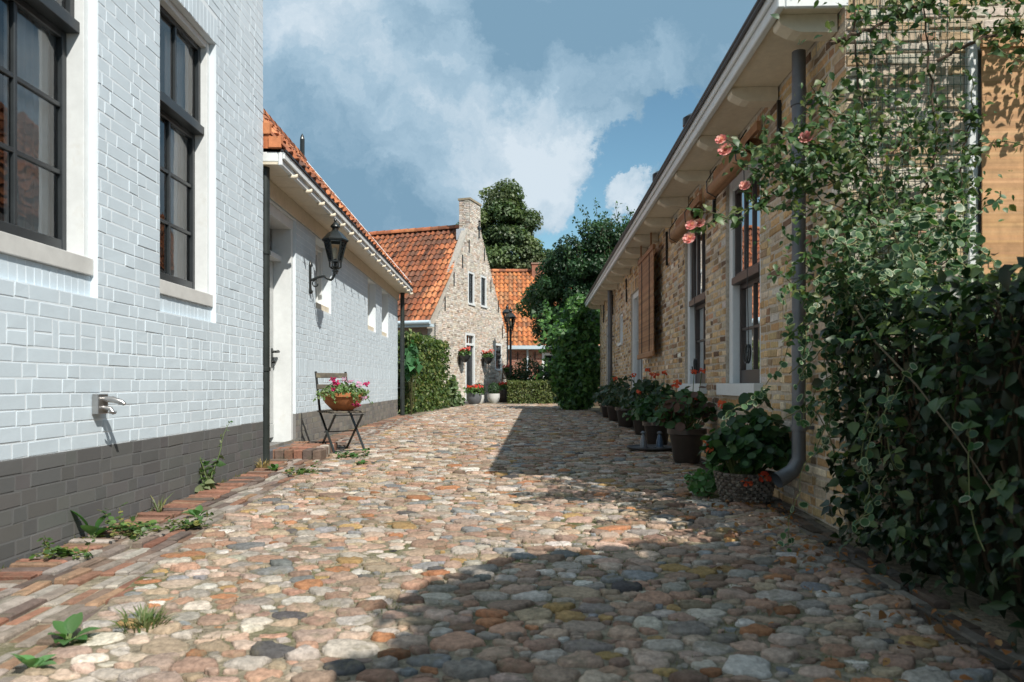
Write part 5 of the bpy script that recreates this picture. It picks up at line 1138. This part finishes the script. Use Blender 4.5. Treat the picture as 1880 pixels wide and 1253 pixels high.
# fallen leaves on the shaded side
mb = MB(); k = 420; y = rng.uniform(1.3, 6.2, k); x = np.minimum(1.72 - abs(rng.normal(0, .28, k)), 1.7); x[y > 4.4] += .1
P = np.stack([x, y, zg(y) + .022 + .012 * rng.random(k)], 1); leaves(mb, P, A((0, 0, 1.)) + 0 * P, rng.uniform(.022, .05, k), pal(k, [(.34, .13, .04), (.26, .12, .05), (.38, .2, .08), (.2, .1, .06)], None, .2), T_LEAF, spread=.45, droop=0)
o = tag(mb.build('fallen_leaves', M['petal']), 'brown fallen leaves scattered along the hedge foot', 'leaves', kind='stuff')
# moss and short grass in the joints
mb = MB(); n = 24000; i = rng.integers(0, ncob, n); th = rng.integers(0, CR.shape[1], n); rr = CR[i, th] * 1.05; a = th * 2 * math.pi / CR.shape[1]
x = CP[i, 0] + rr * np.cos(a); y = (CP[i, 1] + rr * np.sin(a)) * AY
w = fbm(np.stack([x, y], 1), 1.1, 21) + .35 * (np.abs(y - 9) < 4) * (x < .6) + .4 * (np.abs(y - 9) < 2.4) * (x < .3) * (x > -1.3) + .2 * (x > .3); keep = (w > .25) & (x > cob_l(y)) & (x < cob_r(y)); x, y, w = x[keep], y[keep], w[keep]; k = len(x)
P = np.stack([x, y, zg(y) - .01], 1); P = np.repeat(P, 3, 0) + A((1, 1, 0)) * rng.normal(size=(3 * k, 3)) * .012; k = len(P)
d = unit(rng.normal(size=(k, 3)) * A((.6, .6, .15)) + A((0, 0, 1.))); s = unit(np.cross(d, rng.normal(size=(k, 3)))) * .0028; L = (rng.uniform(.012, .034, k) * np.interp(P[:, 1], [3, 8], [1, 1.5]))[:, None]
V = np.stack([P - s, P + s, P + d * L + s * .3], 1); mb.add(V.reshape(-1, 3), np.arange(3 * k).reshape(-1, 3), pal(k, [(.11, .13, .045), (.16, .16, .06), (.08, .10, .03), (.2, .18, .08)]))
k = 2600; y = rng.uniform(1.6, 17, k) ** 1.0; x = left_edge(y) + abs(rng.normal(0, .018, k)); w = fbm(np.stack([x * 0, y], 1), 2.3, 5); q = (w > -.15) & ~((y > 7.5) & (y < 8.7)); x, y = x[q], y[q]; k = len(x)
P = np.stack([x, y, zg(y) - .004], 1); d = unit(rng.normal(size=(k, 3)) * A((.5, .7, .15)) + A((.25, 0, 1.))); s = unit(np.cross(d, rng.normal(size=(k, 3)))) * .003; L = rng.uniform(.012, .06, k)[:, None]
V = np.stack([P - s, P + s, P + d * L + s * .3], 1); mb.add(V.reshape(-1, 3), np.arange(3 * k).reshape(-1, 3), pal(k, [(.12, .15, .05), (.2, .18, .08), (.26, .2, .1), (.09, .12, .035)]))
tag(mb.build('joint_grass', M['leaf']), 'short moss and grass growing in the joints between cobbles', 'grass', kind='stuff')

# ================================================================== TREE BEHIND THE CAMERA that shades the near cobbles
tree('small_tree', 'small broad tree beside the lane behind the camera, shading the near cobbles', (2.7, -1.5, -.1), 2,
     [(-.15, .9, 3.2, 1.12, 1.15, .5), (0, 2.0, 3.15, .85, .6, .45), (.9, 1.6, 3.1, 1.0, .8, .5), (-.75, 1.75, 3.2, .4, .4, .3), (.4, -.6, 3.2, 1.2, 1.2, .55)], 52000, .17, [(.06, .11, .03), (.08, .14, .04)], clumps=250, cr=.34, trunk_r=.1)

# ================================================================== CAMERA, SUN, SKY
cam = bpy.data.cameras.new('camera'); co = bpy.data.objects.new('camera', cam); COL.objects.link(co); S.camera = co
co.location = (0, 0, .8); co.rotation_euler = (math.pi / 2, 0, 0)
cam.sensor_width = 36; cam.lens = 36 * 1340 / 1880; cam.shift_y = (706 - 626.5) / 1880; cam.clip_start = .05; cam.clip_end = 6000
cam.dof.use_dof = True; cam.dof.focus_distance = 9.5; cam.dof.aperture_fstop = 4.0
LD = Vector((-.545, .76, -1.0)).normalized()
sun = bpy.data.lights.new('sun', 'SUN'); so = bpy.data.objects.new('sun', sun); COL.objects.link(so)
sun.energy = 5.0; sun.angle = R(.5); sun.color = (1., .945, .86); so.rotation_euler = LD.to_track_quat('-Z', 'Y').to_euler()
el = math.asin(-LD.z); az = math.atan2(-LD.x, -LD.y)
w = bpy.data.worlds.new('World'); S.world = w; t = nt(w); L = t.links.new
out = N(t, 'ShaderNodeOutputWorld'); bg = N(t, 'ShaderNodeBackground'); bgc = N(t, 'ShaderNodeBackground'); mxs = N(t, 'ShaderNodeMixShader')
sky = N(t, 'ShaderNodeTexSky', sky_type='NISHITA', sun_disc=False, sun_elevation=el, sun_rotation=az, air_density=1., dust_density=.5, ozone_density=1.)
bg.inputs[1].default_value = .095
tc = N(t, 'ShaderNodeTexCoord'); tnt = N(t, 'ShaderNodeVectorMath', operation='MULTIPLY'); L(sky.outputs[0], tnt.inputs[0]); tnt.inputs[1].default_value = (.95, 1.22, 1.14); L(tnt.outputs[0], bg.inputs[0]); D = tc.outputs['Generated']
def vmath(op, a, b=None):
    n = N(t, 'ShaderNodeVectorMath', operation=op)
    for i, q in enumerate((a, b)):
        if q is None: continue
        if hasattr(q, 'is_linked'): L(q, n.inputs[i])
        else: n.inputs[i].default_value = q
    return n.outputs['Value'] if op == 'DOT_PRODUCT' else n.outputs[0]
def fm(op, a, b=0., c=None):
    n = N(t, 'ShaderNodeMath', operation=op)
    for i, q in enumerate((a, b, c)):
        if q is None: continue
        if hasattr(q, 'is_linked'): L(q, n.inputs[i])
        else: n.inputs[i].default_value = q
    return n.outputs[0]
def ramp(x, a, b, lo=0., hi=1., interp='SMOOTHSTEP'):
    n = N(t, 'ShaderNodeMapRange', interpolation_type=interp); L(x, n.inputs[0])
    for i, q in enumerate((a, b, lo, hi)): n.inputs[i + 1].default_value = q
    return n.outputs[0]
def noise(v, sc, det=10, rough=.58, dist=0.):
    n = N(t, 'ShaderNodeTexNoise'); n.inputs['Scale'].default_value = sc; n.inputs['Detail'].default_value = det; n.inputs['Roughness'].default_value = rough; n.inputs['Distortion'].default_value = dist; L(v, n.inputs['Vector']); return n
n0 = noise(D, 5.5, 10, .68)
wob = vmath('SUBTRACT', n0.outputs['Color'], (.5, .5, .5)); sc_ = N(t, 'ShaderNodeVectorMath', operation='SCALE'); L(wob, sc_.inputs[0]); sc_.inputs['Scale'].default_value = .2
DW = vmath('NORMALIZE', vmath('ADD', D, sc_.outputs[0]))
def blob(az_, el_, r0, r1):
    """1 inside an angle r0 (degrees) of a sky direction (azimuth right of the lane, elevation), 0 beyond r1; ragged edge"""
    v = (math.sin(R(az_)) * math.cos(R(el_)), math.cos(R(az_)) * math.cos(R(el_)), math.sin(R(el_)))
    return ramp(vmath('DOT_PRODUCT', DW, v), math.cos(R(r1)), math.cos(R(r0)))
px = lambda u, v: (math.degrees(math.atan((u - 940) / 1340)), math.degrees(math.atan2((706 - v), math.hypot(1340, u - 940))))
big = noise(vmath('MULTIPLY', D, (1, 1, 1.5)), 2.6, 12, .55, .3)
cov = ramp(big.outputs[0], .28, .5)
def mx(op, *a):
    r = a[0]
    for q in a[1:]: r = fm(op, r, q)
    return r
holes_ = mx('MAXIMUM', *[blob(*px(u, v), r0, r1) for u, v, r0, r1 in ((1120, 320, 1.6, 3.4), (1210, 265, 1.6, 3.2), (1290, 240, 1.2, 3.), (1060, 400, 1.2, 3.), (1000, 440, .8, 2.2), (1400, 300, 2, 5), (1120, 440, 2, 4))])
puffs = mx('MAXIMUM', *[blob(*px(u, v), r0, r1) for u, v, r0, r1 in ((1145, 360, .9, 1.9), (1185, 365, .7, 1.4), (960, 290, 3., 5.2), (640, 325, .3, 1.1), (1010, 270, 1.2, 2.6))])
mask = fm('MAXIMUM', fm('MULTIPLY', cov, fm('SUBTRACT', 1., holes_)), puffs)
mask = ramp(mask, .16, .74)
# cloud tone: bright lit heaps, blue-grey undersides
tone_n = noise(vmath('MULTIPLY', DW, (1, 1, 1.6)), 3.4, 10, .6, .2)
dark = mx('MAXIMUM', *[fm('MULTIPLY', blob(*px(u, v), r0, r1), k) for u, v, r0, r1, k in ((1250, 90, 5, 14, 1.), (1000, 30, 3, 9, .8), (820, 60, 2, 8, .45), (640, 330, 4, 12, .55), (600, 220, 2, 9, .4))])
lite = mx('MAXIMUM', *[fm('MULTIPLY', blob(*px(u, v), r0, r1), k) for u, v, r0, r1, k in ((1000, 250, 1.5, 4.5, .75), (1190, 185, 2, 6, .6), (1150, 350, 1, 2, 1.), (600, 70, 2, 6, .5), (830, 230, 2, 8, .3), (1040, 190, 1, 4, .5))])
tone = fm('ADD', fm('SUBTRACT', fm('ADD', ramp(tone_n.outputs[0], .3, .7, 0, 1., 'LINEAR'), fm('MULTIPLY', lite, .55)), fm('MULTIPLY', dark, .65)), .0)
bn = [noise(vmath('ADD', DW, o_), 5.2, 12, .6).outputs[0] for o_ in ((0, 0, 0), (.012, 0, .03))]
tone = fm('ADD', tone, fm('MULTIPLY', fm('SUBTRACT', bn[0], bn[1]), 1.3))
cr_ = N(t, 'ShaderNodeValToRGB'); L(tone, cr_.inputs[0]); e = cr_.color_ramp.elements
e[0].position = 0.; e[0].color = (.185, .32, .44, 1); e[1].position = 1.; e[1].color = (.60, .69, .765, 1); q = e.new(.5); q.color = (.345, .485, .60, 1)
L(cr_.outputs[0], bgc.inputs[0])
up_ = vmath('DOT_PRODUCT', D, (.15, -.62, .77)); L(ramp(up_, .1, .75, .95, 1.05), bgc.inputs[1])      # clouds overhead and towards the sun are brighter
L(mask, mxs.inputs[0]); L(bg.outputs[0], mxs.inputs[1]); L(bgc.outputs[0], mxs.inputs[2]); L(mxs.outputs[0], out.inputs[0])
S.view_settings.view_transform = 'Standard'; S.view_settings.look = 'None'; S.view_settings.exposure = .25; S.view_settings.gamma = 1
S.cycles.max_bounces = 8; S.cycles.transparent_max_bounces = 12; S.cycles.use_denoising = True
S.cycles.sample_clamp_indirect = 6
